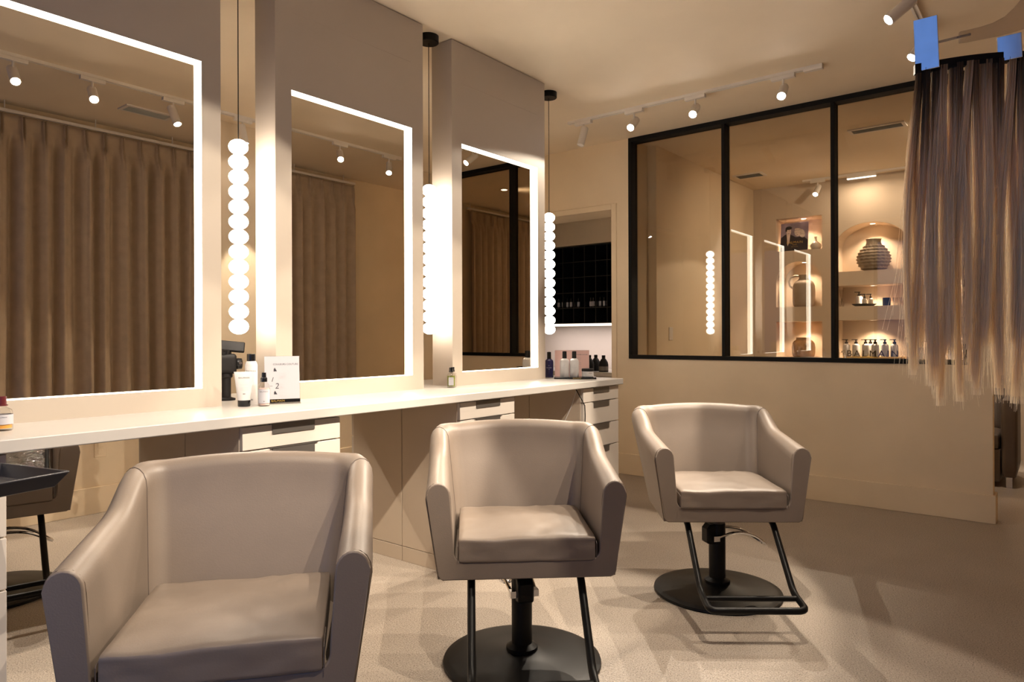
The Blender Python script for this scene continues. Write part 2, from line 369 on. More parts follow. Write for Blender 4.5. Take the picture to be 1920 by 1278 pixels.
def station():
    t = thing('mirror_station', 'tall taupe panel with backlit mirror nearest the camera, cut by the left picture edge', 'mirror', (PX, 0.606, 0.915), 0, 'lit mirror panels on the counter')
    W = 0.911; H = CEIL - 0.004 - 0.915; m0, m1, z0, z1 = 0.083, 0.083 + 0.746, 0.078, 1.408
    b = MB(); b.box(-PT, 0, 0, m0, 0, H); b.box(-PT, 0, m1, W, 0, H); b.box(-PT, 0, m0, m1, 0, z0); b.box(-PT, 0, m0, m1, z1, H); b.box(-PT, -0.05, m0, m1, z0, z1)
    b.box(0.0, 0.0008, m0, m1, 1.76, 1.7605)
    # one welded body
    obj('panel', b, M['panel'], t)
    obj('mirror_glass', MB().box(-0.05, -0.031, m0, m1, z0, z1), M['mirror'], t)
    for nm, bx in (('led_strip', (-0.0305, -0.001, m0, m1, z1 - 0.001, z1 + 0.0005)), ('led_strip', (-0.0305, -0.001, m1 - 0.001, m1 + 0.0005, z0, z1 - 0.001)),
                   ('led_strip', (-0.0305, -0.002, m0 - 0.0005, m0 + 0.001, z0 + 0.001, z1 - 0.001)), ('led_strip', (-0.0305, -0.001, m0 + 0.001, m1 - 0.001, z0 - 0.0005, z0 + 0.001))):
        obj(nm, MB().box(*bx), M['led'], t)
    return t
st = station()
dup(st, (PX, 1.773, 0.915), label='tall taupe panel with backlit mirror in the middle of the three')
dup(st, (PX, 2.914, 0.915), label='tall taupe panel with backlit mirror farthest from the camera, reflecting a black window frame')
def pendant():
    t = thing('globe_pendant', 'string of white globes hanging between first and second mirror', 'pendant lamp', (-2.83, 1.645, CEIL), 0, 'globe pendants beside the mirrors')
    obj('canopy', MB().lathe([(0.0, -0.04), (0.054, -0.04), (0.057, -0.037), (0.057, 0)], 32), M['black'], t)
    obj('cord', MB().tube([(0, 0, -0.04), (0, 0, -0.846)], 0.0022, 8), M['black'], t)
    prof = [(0.041 * math.sin(a), -0.0335 * math.cos(a)) for a in [math.pi * i / 16 for i in range(17)]]; prof[0] = (0, -0.0335); prof[-1] = (0, 0.0335)
    me = MB().lathe(prof, 28).mesh('globe', M['globe'], 80)
    for k in range(13): link('globe', me, t, (0, 0, -0.878 - k * 0.0655))
    return t
pd = pendant()
dup(pd, (-2.83, 2.815, CEIL), label='string of white globes hanging between second and third mirror')
dup(pd, (-2.83, 3.995, CEIL), label='string of white globes hanging past the farthest mirror')

# ================================================================== salon armchairs
def ucurve(wf, wb, yf, yb, r, bulge, nA=10, nC=9, nB=8):
    L = []
    for i in range(nA): s = i / nA; L.append((-(wf + (wb - wf) * s), yf + (yb - r - yf) * s, ('a', s)))
    for i in range(nC + 1): a = math.pi - math.pi / 2 * i / nC; L.append((-wb + r + r * math.cos(a), yb - r + r * math.sin(a), ('c', i / nC)))
    for i in range(1, nB): x = (-1 + 2 * i / nB) * (wb - r); L.append((x, yb + bulge * (1 - (x / (wb - r)) ** 2), ('b', x / (wb - r))))
    Rr = [(-x, y, k) for x, y, k in reversed(L[:nA + nC + 1])]
    return L + Rr
def sm(t): t = max(0, min(1, t)); return t * t * (3 - 2 * t)
def ztop(k):
    t, s = k
    if t == 'a': return 0.715 + 0.055 * s + 0.058 * sm((s - 0.62) / 0.40)
    if t == 'c': return 0.828 + 0.013 * sm(s * 2)
    return 0.841 + 0.012 * (1 - s * s)
ZB = 0.394
def chair(label):
    t = thing('salon_chair', label, 'chair', (0, 0, 0), 0, 'salon armchairs')
    OB = ucurve(0.298, 0.290, -0.247, 0.215, 0.07, 0.0); OT = ucurve(0.339, 0.352, -0.247, 0.385, 0.085, 0.012)
    IB = ucurve(0.243, 0.240, -0.247, 0.185, 0.05, 0.0); IT = ucurve(0.254, 0.276, -0.247, 0.308, 0.055, 0.012)
    rings = []
    for ob, ot, ib, it in zip(OB, OT, IB, IT):
        zt = ztop(ot[2]); p = []; zs = zt - 0.055
        ovec = lambda h: Vector((ob[0] + (ot[0] - ob[0]) * h, ob[1] + (ot[1] - ob[1]) * h, ZB + (zs - ZB) * h))
        ivec = lambda h: Vector((ib[0] + (it[0] - ib[0]) * h, ib[1] + (it[1] - ib[1]) * h, 0.45 + (zs - 0.45) * h))
        for h in (0, 0.03, 0.25, 0.5, 0.75): p.append(ovec(h))
        A, B = ovec(1), ivec(1); c = (A + B) / 2; hv = (A - B) / 2
        for i in range(9):
            g = math.pi * i / 8; q = c + hv * math.cos(g); q.z = zs + 0.055 * math.sin(g) ** 0.9; p.append(q)
        for h in (0.75, 0.5, 0.25, 0): p.append(ivec(h))
        rings.append(p)
    b = MB(); n = len(rings[0]); vs = [q for r in rings for q in r]; fs = []
    for i in range(len(rings) - 1):
        for j in range(n - 1): fs.append((i * n + j, i * n + j + 1, (i + 1) * n + j + 1, (i + 1) * n + j))
    Lr = len(rings) - 1
    fs.append(tuple(range(n))); fs.append(tuple(Lr * n + j for j in range(n)))
    fs.append(tuple(i * n for i in range(Lr + 1))); fs.append(tuple(i * n + n - 1 for i in range(Lr + 1)))
    fs.append((0, n - 1, Lr * n + n - 1, Lr * n))
    b.add(vs, fs)
    sh = obj('shell', b, M['leather'], t, smooth=50)
    for idx in (11, Lr - 11):
        ring = rings[idx]; ce = Vector((0, 0, 0.6))
        path = [q + (q - (rings[idx][n - 1] + rings[idx][0]) / 2).normalized() * 0.0005 for q in ring[7:]]
        obj('seam', MB().tube(path, 0.0016, 6), M['seam'], sh)
    # front U panel
    half = [(-0.281, ZB - 0.001), (-0.291, ZB + 0.004), (-0.2985, ZB + 0.016), (-0.334, 0.672)] + [(x, z) for x, z in arc(-0.295, 0.672, 0.039, 0.043, math.pi, 0, 10)] + [(-0.2435, 0.50)] + arc(-0.2085, 0.487, 0.035, 0.035, math.pi, 1.5 * math.pi, 6)
    poly = half + [(-x, z) for x, z in reversed(half)]
    fp = obj('front_panel', MB().prism(poly, 'y', -0.262, -0.245), M['leather'], t, bevel=0.004, smooth=35)
    h2 = half[3:16]
    for sgn in (-1, 1): obj('piping', MB().tube([(x * -sgn, -0.2475, z) for x, z in h2], 0.0026, 6), M['seam'], fp)
    def dome(p):
        u = p.x / 0.243; v = p.y / 0.23
        if p.z > 0:
            p.z += 0.014 * (1 - u * u) * (1 - v * v) + 0.006 * noise.noise(Vector((p.x * 7, p.y * 5, 1.3))) * (1 - u ** 4) + 0.004 * noise.noise(Vector((p.x * 22, p.y * 14, 3.1)))
        if p.y < -0.15: p.y += 0.003 * noise.noise(Vector((p.x * 14, p.z * 25, 5)))
        return p
    cu = obj('seat_cushion', MB().rbox((0, -0.042, 0.490), (0.230, 0.226, 0.041), 0.011, 22, disp=dome), M['leather'], t, smooth=60)
    ed = [(-0.2405, -0.18, 0.515), (-0.2405, -0.262, 0.513), (-0.2405, -0.268, 0.508), (-0.2405, -0.2675, 0.46)]
    for sgn in (-1, 1): obj('seam', MB().tube([(x * -sgn * 0.962, y, z) for x, y, z in ed], 0.0015, 6), M['seam'], cu)
    # footrest frame: one bent tube with a cross bar
    def bend(P, r=0.035, n=5):
        P = [Vector(p) for p in P]; out = [P[0]]
        for i in range(1, len(P) - 1):
            a = (P[i - 1] - P[i]).normalized(); c = (P[i + 1] - P[i]).normalized()
            s, e = P[i] + a * r, P[i] + c * r
            for k in range(n + 1): u = k / n; out.append((s * (1 - u) + P[i] * u) * (1 - u) + (P[i] * (1 - u) + e * u) * u)
        return out + [P[-1]]
    f = MB(); X = 0.187
    f.tube(bend([(-X, 0.05, 0.383), (-X, -0.20, 0.383), (-X, -0.44, 0.155), (-X, -0.575, 0.135), (X, -0.575, 0.135), (X, -0.44, 0.155), (X, -0.20, 0.383), (X, 0.05, 0.383)]), 0.0135, 12)
    f.tube([(-X, -0.485, 0.149), (X, -0.485, 0.149)], 0.011, 10)
    obj('footrest', f, M['black'], t)
    obj('base_disc', MB().lathe([(0, 0.0), (0.285, 0.0), (0.292, 0.006), (0.290, 0.014), (0.272, 0.019), (0.262, 0.021), (0.18, 0.028), (0.09, 0.036), (0.06, 0.045), (0, 0.045)], 64), M['black'], t, smooth=30)
    obj('column', MB().lathe([(0, 0.04), (0.058, 0.04), (0.058, 0.058), (0.046, 0.066), (0.038, 0.07), (0.038, 0.318), (0.036, 0.324), (0, 0.324)], 32), M['black'], t, smooth=30)
    pu = MB(); pu.prism([(-0.066, 0.235), (0.0, 0.225), (0.0, 0.322), (-0.048, 0.322), (-0.066, 0.302)], 'y', -0.03, 0.03)
    obj('pump_block', pu, M['black'], t, bevel=0.008)
    obj('piston', MB().lathe([(0.014, 0.315), (0.014, 0.380), (0.03, 0.380), (0.03, 0.396)], 20), M['chrome'], t)
    obj('mounting_plate', MB().box(-0.10, 0.10, -0.10, 0.12, 0.384, 0.395), M['black'], t)
    lv = MB(); pts = [(-0.03, -0.045, 0.262), (0.06, -0.05, 0.285), (0.15, -0.045, 0.27), (0.225, -0.03, 0.225), (0.25, 0, 0.205), (0.225, 0.03, 0.225), (0.15, 0.045, 0.27), (0.06, 0.05, 0.285), (-0.03, 0.045, 0.262)]
    cr = []
    for i in range(len(pts) - 1):
        for k in range(4):
            u = k / 4; P = [Vector(pts[max(0, min(len(pts) - 1, i + q))]) for q in (-1, 0, 1, 2)]
            cr.append(0.5 * ((2 * P[1]) + (P[2] - P[0]) * u + (2 * P[0] - 5 * P[1] + 4 * P[2] - P[3]) * u * u + (3 * P[1] - P[0] - 3 * P[2] + P[3]) * u ** 3))
    cr.append(Vector(pts[-1])); lv.tube(cr, 0.0068, 8)
    lv.box(-0.045, -0.015, -0.053, -0.03, 0.25, 0.274); lv.box(-0.045, -0.015, 0.03, 0.053, 0.25, 0.274)
    obj('pump_lever', lv, M['chrome'], t)
    return t
def set_lever(c, a):
    for ch in c.children:
        if ch.name.startswith(('pump_lever', 'pump_block')): ch.rotation_euler = (0, 0, a)
ch1 = chair('taupe leather salon armchair nearest the camera, cut by the bottom picture edge')
ch2 = dup(ch1, (-1.574, 2.039, 0), 0.732, 'taupe leather salon armchair in the middle of the front row')
ch3 = dup(ch1, (-1.276, 3.155, 0), 0.653, 'taupe leather salon armchair farthest back, standing before the glazed partition')
ch4 = dup(ch1, (-3.955, 1.03, 0), 1.35, 'salon armchair under clear plastic seen below the counter at left')
ch1.location = (-1.652, 0.946, 0); ch1.rotation_euler = (0, 0, 0.889)
set_lever(ch2, 1.75); set_lever(ch3, 0.25); set_lever(ch1, 1.6)

# clear plastic cover on the rear chair, with black edging
cv = thing('chair_cover', 'wrinkled clear plastic chair cover with black edging below the counter', 'cover', (-3.955, 1.03, 0.0), 1.35)
g = MB(); nx, nz = 70, 44; vs = []
for j in range(nz + 1):
    for i in range(nx + 1):
        u = -1 + 2 * i / nx; v = j / nz
        x = 0.24 * u; y = 0.10 - 0.20 * (1 - v) + 0.16 * v; z = 0.555 + 0.24 * v
        nn = noise.noise(Vector((x * 16, y * 16, z * 16))) * 0.016 + abs(noise.noise(Vector((x * 42, y * 30, z * 42)))) * 0.016
        vs.append((x, y - 0.01 + nn, z + nn * 0.6))
g.add(vs, [(j * (nx + 1) + i, j * (nx + 1) + i + 1, (j + 1) * (nx + 1) + i + 1, (j + 1) * (nx + 1) + i) for j in range(nz) for i in range(nx)])
so = obj('plastic_sheet', g, M['plastic'], cv, smooth=80); sd = so.modifiers.new('thick', 'SOLIDIFY'); sd.thickness = 0.0008
e = MB(); e.tube([(0.22, -0.13, 0.55), (0.225, -0.05, 0.60), (0.235, 0.07, 0.70), (0.24, 0.20, 0.80)], 0.008, 8); e.tube([(-0.02, -0.13, 0.555), (0.04, -0.09, 0.60), (0.06, 0.0, 0.68), (0.06, 0.10, 0.78)], 0.007, 8)
obj('edging', e, M['black'], cv)

# ================================================================== trolley tray at the left edge
tt = thing('salon_trolley', 'black salon trolley tray with sloping rim at the left picture edge', 'trolley', (-2.105, 0.48, -0.004), R(-76))
tk = MB(); o_, i_ = (0.19, 0.145), (0.165, 0.12)
vs = [(sx * o_[0], sy * o_[1], 0.86) for sx, sy in ((-1, -1), (1, -1), (1, 1), (-1, 1))] + [(sx * (o_[0] - 0.006), sy * (o_[1] - 0.006), 0.863) for sx, sy in ((-1, -1), (1, -1), (1, 1), (-1, 1))] \
   + [(sx * i_[0], sy * i_[1], 0.828) for sx, sy in ((-1, -1), (1, -1), (1, 1), (-1, 1))] + [(sx * i_[0], sy * i_[1], 0.822) for sx, sy in ((-1, -1), (1, -1), (1, 1), (-1, 1))]
fs = []
for a, b2 in ((0, 4), (4, 8), (12, 0)):
    for k in range(4): fs.append((a + k, a + (k + 1) % 4, b2 + (k + 1) % 4, b2 + k))
fs += [(8, 9, 10, 11), (15, 14, 13, 12)]
tk.add(vs, fs); obj('tray', tk, M['tray'], tt, bevel=0.003)
obj('post', MB().tube([(0.12, 0, 0.05), (0.12, 0, 0.823)], 0.016, 14), M['black'], tt)
bs = MB()
for k in range(5):
    a = 2 * math.pi * k / 5; bs.tube([(0.12, 0, 0.06), (0.12 + 0.2 * math.cos(a), 0.2 * math.sin(a), 0.055)], 0.014, 8)
obj('base', bs, M['black'], tt)
wme = MB().rbox((0, 0, 0), (0.01, 0.0235, 0.0235), 0.009, 4).mesh('caster', M['blackplastic'])
for k in range(5):
    a = 2 * math.pi * k / 5; wc = link('caster', wme, tt, (0.12 + 0.2 * math.cos(a), 0.2 * math.sin(a), 0.0235))

# ================================================================== track lights
def track_head(label, group):
    t = thing('track_spotlight', label, 'spotlight', (0, 0, 0), 0, group)
    a = MB(); a.box(-0.075, 0.075, -0.017, 0.017, -0.045, -0.02); obj('adapter', a, M['white'], t, bevel=0.002)
    obj('stem', MB().tube([(0, 0, -0.045), (0, 0, -0.10)], 0.007, 10), M['white'], t)
    hd = MB().lathe([(0.0, 0.075), (0.026, 0.075), (0.0285, 0.072), (0.0285, -0.075), (0.025, -0.075), (0.025, -0.069), (0, -0.069)], 28)
    h = obj('lamp_head', hd, M['white'], t, smooth=30)
    obj('lens', MB().lathe([(0, -0.0715), (0.0245, -0.0715), (0.0245, -0.0685), (0, -0.0685)], 24), M['lens'], h)
    return t
lamp0 = track_head('first', 'spotlights')
def place_lamp(loc, d, label, group, rz=0, watt=SPOT_W, size=54, first=False, lit=True):
    t = lamp0 if first else dup(lamp0, loc, rz)
    t.location = loc; t.rotation_euler = (0, 0, rz); t['label'] = label; t['group'] = group
    dv = Vector(d).normalized(); L = RZ(-rz).to_3x3() @ dv
    for c in t.children:
        if c.name.startswith('lamp_head'): c.matrix_local = TR(*(Vector((0, 0, -0.115)) + L * 0.025)) @ aim(L)
    P = Vector(loc) + Vector((0, 0, -0.115)) + dv * 0.105
    if lit: spot('spot_beam', P, dv, watt, size)
    else:
        for c in t.children:
            if c.name.startswith('lamp_head'):
                for q in c.children: q.data = q.data.copy(); q.data.materials[0] = M['white']
    return t
def track(label, a, b_):
    ax = 0 if abs(a[0] - b_[0]) > 0.1 else 1
    t = thing('light_track', label, 'light track', (a[0], a[1], CEIL)); L = (b_[ax] - a[ax])
    m = MB()
    if ax == 0: m.box(0, L, -0.017, -0.005, -0.02, 0); m.box(0, L, 0.005, 0.017, -0.02, 0); m.box(0, L, -0.005, 0.005, -0.006, 0)
    else: m.box(-0.017, -0.005, 0, L, -0.02, 0); m.box(0.005, 0.017, 0, L, -0.02, 0); m.box(-0.005, 0.005, 0, L, -0.006, 0)
    obj('rail', m, M['white'], t)
    e = MB()
    if ax == 0: e.box(L - 0.11, L + 0.004, -0.0185, 0.0185, -0.032, -0.0)
    else: e.box(-0.0185, 0.0185, L - 0.10, L + 0.004, -0.032, -0.0)
    obj('feed_end', e, M['white'], t, bevel=0.002)
track('white ceiling light track parallel to the mirrors, ending at the top right', (-0.6, 0.2), (-0.6, 4.34 + 0.2))
track('white ceiling light track in front of the glazed partition', (-3.10, 4.65), (-1.185, 4.65))
track('white ceiling light track beyond the mirrors on the far left', (-4.98, 0.3), (-4.98, 4.6))
GA = 'spotlights on the track parallel to the mirrors'
la = [(0.75, 'track spotlight on the mirror-side track, nearest the shop front'), (1.419, 'track spotlight reflected leftmost in the nearest mirror'), (1.857, 'track spotlight reflected second from left in the nearest mirror'), (2.381, 'track spotlight reflected rightmost in the nearest mirror'),
      (2.957, 'track spotlight on the mirror-side track, above the middle armchair'), (3.835, 'track spotlight shown at the top right picture edge with its white cylinder'), (4.40, 'track spotlight peeking out left of the steel clip')]
aimsA = [(-1.0, 0.2, -1.5), (-1.0, -0.1, -1.0), (-1.0, -0.25, -0.9), (-0.7, 0.15, -1.4), (-1.0, -0.2, -1.2), (-0.9, -0.6, -0.9), (-0.75, -0.7, -1.2)]
for i, ((y, lb), d) in enumerate(zip(la, aimsA)):
    place_lamp((-0.6, y, CEIL), d, lb, GA, math.pi / 2, first=(i == 0))
GB = 'spotlights on the track before the partition'
for x, d, lb, lit in ((-2.96, (-0.12, -0.28, -1), 'unlit-looking white track spotlight, leftmost on the partition track', False), (-2.512, (0.15, -1.0, -0.75), 'glowing track spotlight, second from left on the partition track', True),
                 (-2.03, (0.2, -1.0, -0.75), 'glowing track spotlight above the first partition mullion', True), (-1.425, (0.15, -1.0, -0.8), 'glowing track spotlight, rightmost on the partition track', True)):
    place_lamp((x, 4.65, CEIL), d, lb, GB, 0, lit=lit)
for y, d, lb in ((2.15, (0.6, -0.2, -1.6), 'added fill spotlight on the rear track, hidden behind the nearest mirror panel'), (1.2, (0.75, 0.1, -1.5), 'added fill spotlight beyond the mirrors above the plastic covered chair'), (2.93, (0.25, 0.2, -1.6), 'track spotlight glimpsed in the gap beside the first globe string')):  # all but the lamp in the gap are added to brighten the rear room
    place_lamp((-4.98, y, CEIL), d, lb, 'spotlights on the rear track', math.pi / 2)

place_lamp((-2.095, 8.02, CEIL), (-0.1, -1.0, -1.0), 'glowing track spotlight in the back room beside the poster niche', 'spotlight in the back room', 0, watt=40)
track('white ceiling light track in the back room above the niches', (-2.25, 8.02), (-0.6, 8.02))
# ceiling vents
def vent(loc, rz, label, L=0.36, W=0.16):
    t = thing('ceiling_vent', label, 'vent', loc, rz, 'ceiling vents')
    f = MB(); f.box(-L / 2, L / 2, -W / 2, -W / 2 + 0.025, -0.01, 0); f.box(-L / 2, L / 2, W / 2 - 0.025, W / 2, -0.01, 0); f.box(-L / 2, -L / 2 + 0.025, -W / 2 + 0.025, W / 2 - 0.025, -0.01, 0); f.box(L / 2 - 0.025, L / 2, -W / 2 + 0.025, W / 2 - 0.025, -0.01, 0)
    obj('frame', f, M['white'], t)
    s = MB(); n = 6
    for i in range(n):
        y = -W / 2 + 0.034 + i * (W - 0.068) / (n - 1); s.box(-L / 2 + 0.025, L / 2 - 0.025, -0.008, 0.008, -0.001, 0.001, TR(0, y, -0.006) @ RX(R(40)))
    obj('louvres', s, M['vent'], t)
    obj('duct_shade', MB().box(-L / 2 + 0.02, L / 2 - 0.02, -W / 2 + 0.02, W / 2 - 0.02, -0.0012, -0.0002), M['black'], t)  # flat black sheet paints in the shade behind the louvres
    return t
vent((-0.11, 2.42, CEIL), math.pi / 2, 'grey ceiling vent reflected at the top of the nearest mirror')
vent((-1.2, 6.37, CEIL), 0.0, 'grey ceiling vent seen through the right glass pane', 0.42, 0.16)
vent((-2.62, 7.40, CEIL), 0.0, 'small grey ceiling vent seen through the middle glass pane', 0.30, 0.2)

# ================================================================== curtains
def curtain(name_y0, name_y1, label):
    y0, y1 = name_y0, name_y1; t = thing('curtain', label, 'curtain', (0.40, y0, 0), 0, 'pleated curtains on the window wall')
    P = 0.137; n = int(round((y1 - y0) / P)); per = 28; rows = [0.02, 0.3, 0.7, 1.2, 1.7, 2.1, 2.4, 2.56, 2.62, 2.66, 2.70, 2.72, 2.74, 2.78, 2.815]
    ph = [random.uniform(-0.25, 0.25) for _ in range(n + 2)]; am = [random.uniform(0.7, 1.25) for _ in range(n + 2)]
    vs = []; nc = n * per
    for z in rows:
        top = sm((z - 2.56) / 0.16); low = sm((2.0 - z) / 2.0)
        for c in range(nc + 1):
            k = c / per; i = min(n, int(k)); fr_ = k - int(k)
            a = am[i] * (1 - fr_) + am[i + 1] * fr_; p = ph[i] * (1 - fr_) + ph[i + 1] * fr_
            q_ = (k + p * (0.5 + 0.6 * low) * (1 - top) + 0.12 * low * noise.noise(Vector((k * 0.9, z * 0.7, 2))) + 0.5) % 1.0     # valley at q_=0/1, fold crest at 0.5
            dv = min(q_, 1 - q_)
            body = 0.044 * a * (1 - 2 * math.exp(-(dv / 0.17) ** 2)) + 0.008 * math.cos(4 * math.pi * q_ + 3 * p) + 0.010 * low * noise.noise(Vector((k * 2.1, z * 0.5, 7)))
            fin = sum(math.exp(-((q_ - 0.5 - o) / 0.032) ** 2) for o in (-0.075, 0.075))
            pin = 0.05 * fin - 0.006
            if z > 2.72: pin *= 1.0 - 0.35 * (z - 2.72) / 0.1
            x = -(body * (1 - top) + pin * top)
            vs.append((x, k * P, z))
    fs = [(j * (nc + 1) + c, j * (nc + 1) + c + 1, (j + 1) * (nc + 1) + c + 1, (j + 1) * (nc + 1) + c) for j in range(len(rows) - 1) for c in range(nc)]
    o = obj('drape', MB().add(vs, fs), M['curtain'], t, smooth=180)
    s = o.modifiers.new('thick', 'SOLIDIFY'); s.thickness = 0.003
    return t
curtain(-0.70, 4.78, 'long taupe pinch pleated curtain reflected in the first and second mirrors')
curtain(6.66, 8.16, 'taupe pleated curtain in the back room, reflected in the farthest mirror')
for y0, y1, lb in ((-0.8, 4.80, 'white curtain rail over the long curtain reflected in the nearest mirrors'), (6.6, 8.18, 'white curtain rail in the back room reflected in the farthest mirror')):
    r_ = MB(); r_.box(0.385, 0.415, y0, y1, 2.826, 2.848)
    for k in range(int((y1 - y0) / 0.6) + 1): r_.box(0.397, 0.403, y0 + 0.05 + k * 0.6, y0 + 0.056 + k * 0.6, 2.848, CEIL)
    tag(obj('curtain_rail', r_, M['white']), lb, 'curtain rail')

# ================================================================== wall plates
def plate(label, loc, rz, kind):
    t = thing('wall_outlet' if kind else 'light_switch', label, 'outlet' if kind else 'switch', loc, rz)
    obj('cover_plate', MB().box(-0.038, 0.038, -0.007, 0, -0.06, 0.06), M['wall'] if kind else M['white'], t, bevel=0.002)
    for z in ((-0.025, 0.025) if kind else (0,)): obj('socket' if kind else 'rocker', MB().box(-0.016, 0.016, -0.009, -0.006, z - (0.016 if kind else 0.033), z + (0.016 if kind else 0.033)), M['wall'] if kind else M['white'], t, bevel=0.001)
plate('beige outlet plate on the far wall seen under the counter', (XB + 0.0, 1.99, 0.44), math.pi / 2, True)
plate('white light switch on the wall behind the left glass pane', (-2.86, 5.98, 1.22), math.pi / 2, False)

# ================================================================== bottles etc. on the counter
CT = 0.915
def facing(x, y): return math.atan2(x, -y) if False else math.atan2(-y, -x) + math.pi / 2     # local -Y turned towards the camera
def lbl(mb, T, size, r, z, txt='BALMAIN', space=1.25): mb.text(txt, size, T @ TR(0, 0, z), wrap=r, space=space)
# spray can
p = (-2.70, 1.625); t = thing('spray_can', 'tall white hairspray can with black cap beside the acrylic sign', 'spray can', (*p, CT), facing(*p))
b = MB(); b.lathe([(0, 0), (0.024, 0), (0.0255, 0.004), (0.0255, 0.168), (0.022, 0.178), (0.0185, 0.184), (0, 0.184)], 32); b.mi = 1; lbl(b, Matrix.Identity(4), 0.0085, 0.0258, 0.142); b.mi = 2; lbl(b, Matrix.Identity(4), 0.004, 0.0258, 0.132, 'PARIS')
b.mi = 1; lbl(b, Matrix.Identity(4), 0.009, 0.0258, 0.022, 'IIIIIII', 0.9)
obj('body', b, [M['bottle'], M['ink'], M['greyink']], t, smooth=30)
obj('cap', MB().lathe([(0, 0.184), (0.0175, 0.184), (0.0175, 0.212), (0.016, 0.215), (0, 0.215)], 24), M['blackgloss'], t, smooth=30)
# cream tube
p = (-2.655, 1.565); t = thing('cream_tube', 'white squeeze tube standing on its black cap', 'tube', (*p, CT), facing(*p))
b = MB(); n = 28; vs = []; rows = 10
for j in range(rows + 1):
    v = j / rows; hx = 0.026 + 0.013 * v; hy = 0.0225 * (1 - v) ** 0.8 + 0.0012
    for i in range(n): a = 2 * math.pi * i / n; vs.append((hx * math.cos(a), hy * math.sin(a), 0.026 + 0.117 * v))
fs = [(j * n + i, j * n + (i + 1) % n, (j + 1) * n + (i + 1) % n, (j + 1) * n + i) for j in range(rows) for i in range(n)] + [tuple(range(n)), tuple(rows * n + i for i in range(n))]
b.add(vs, fs)
def tubefront(z): v = (z - 0.026) / 0.117; return 0.0225 * (1 - v) ** 0.8 + 0.0012
Tx = lambda z: TR(0, -tubefront(z) - 0.0012, z) @ RX(R(90 - 10))
b.mi = 1; b.text('BALMAIN', 0.0085, Tx(0.118), space=1.25); b.text('IIIIIII', 0.007, Tx(0.052), space=0.9); b.mi = 2; b.text('PARIS', 0.0035, Tx(0.109))
for z in (0.09, 0.078, 0.073, 0.068): b.text('———', 0.01, Tx(z))
obj('body', b, [M['bottle'], M['ink'], M['greyink']], t, smooth=60)
obj('cap', MB().lathe([(0, 0), (0.0235, 0), (0.025, 0.003), (0.025, 0.026), (0, 0.026)], 28), M['blackgloss'], t, smooth=30)
# pink mist bottle
def mist(label, p, h=0.155):
    t = thing('mist_bottle', label, 'bottle', (*p, CT), facing(*p))
    b = MB(); b.lathe([(0, 0), (0.022, 0), (0.024, 0.004), (0.024, 0.072), (0.022, 0.086), (0.013, 0.098), (0.011, 0.103), (0, 0.103)], 32)
    obj('bottle', b, M['bottleglass'], t, smooth=30)
    obj('liquid', MB().lathe([(0, 0.004), (0.0215, 0.004), (0.0215, 0.074), (0, 0.074)], 28), M['pinkliq'], t, smooth=30)
    l = MB(); n = 14; vs = []
    for i in range(n + 1):
        a = -1.15 + 2.3 * i / n
        for r_, z in ((0.0244, 0.012), (0.0244, 0.07), (0.0248, 0.07), (0.0248, 0.012)): vs.append((r_ * math.sin(a), -r_ * math.cos(a), z))
    fs = [(4 * i + k, 4 * i + (k + 1) % 4, 4 * i + 4 + (k + 1) % 4, 4 * i + 4 + k) for i in range(n) for k in range(4)] + [(0, 1, 2, 3), (4 * n + 3, 4 * n + 2, 4 * n + 1, 4 * n)]
    l.add(vs, fs); l.mi = 1; lbl(l, Matrix.Identity(4), 0.007, 0.0251, 0.06); lbl(l, Matrix.Identity(4), 0.006, 0.0251, 0.02, 'IIIII', 0.9)
    obj('paper_label', l, [M['paper'], M['ink']], t, smooth=40)
    obj('sprayer', MB().lathe([(0, 0.100), (0.0135, 0.100), (0.0135, 0.116), (0.0095, 0.119), (0.0088, 0.138), (0, 0.139)], 24), M['blackgloss'], t, smooth=30)
    return t
mist('pink mist bottle with black sprayer in front of the acrylic sign', (-2.605, 1.625))
# acrylic sign
def sign(label, p, W, H, pap, lines, band, rz):
    t = thing('acrylic_sign', label, 'sign', (*p, CT), rz, None)
    T = TR(0, 0, 0) @ RX(R(-6))
    obj('acrylic_holder', MB().box(-W / 2, W / 2, -0.0035, 0.0035, 0.002, H, T).box(-W / 2, W / 2, -0.03, 0.03, 0, 0.003), M['acrylic'], t)
    s = MB(); s.box(-W / 2 + 0.002, W / 2 - 0.002, -0.0046, -0.0038, 0.016 if band else 0.005, H - 0.002, T)
    K = T @ TR(0, -0.0049, 0) @ RX(R(90)); s.mi = 1
    for (x, z, sz, tx, al, mi, shr) in lines: s.mi = mi; s.text(tx, sz, K @ TR(x, z, 0), al, shear=shr)
    obj('printed_sheet', s, [pap, M['ink'], M['greyink']], t, smooth=0)
    if band:
        g = MB(); g.box(-W / 2, W / 2, -0.0056, -0.0036, 0.0035, 0.0185, T); g.mi = 1; g.text('BALMAIN', 0.0125, K @ TR(-0.018, 0.011, 0.001), space=1.1)
        obj('name_band', g, [M['blackgloss'], M['gold']], t, smooth=0)
    return t
LN = [(0.015, 0.168, 0.0105, 'COULEURS COUTURE', 'CENTER', 1, 0), (0.015, 0.158, 0.005, '— — —', 'CENTER', 2, 0), (-0.042, 0.102, 0.028, '1', 'CENTER', 1, 0.3), (-0.022, 0.074, 0.034, '2', 'CENTER', 1, 0.15), (-0.045, 0.076, 0.02, '–', 'CENTER', 1, 0)]
for z, n_ in ((0.128, 26), (0.117, 30), (0.112, 30), (0.107, 26), (0.08, 22), (0.07, 26), (0.065, 26), (0.06, 22), (0.046, 24), (0.036, 30), (0.031, 26)): LN.append((-0.012, z, 0.0042, '·' * 0 + 'l' * n_, 'LEFT', 2, 0))
for z in (0.143, 0.044): LN.append((-0.028, z, 0.016, '▲', 'CENTER', 1, 0))
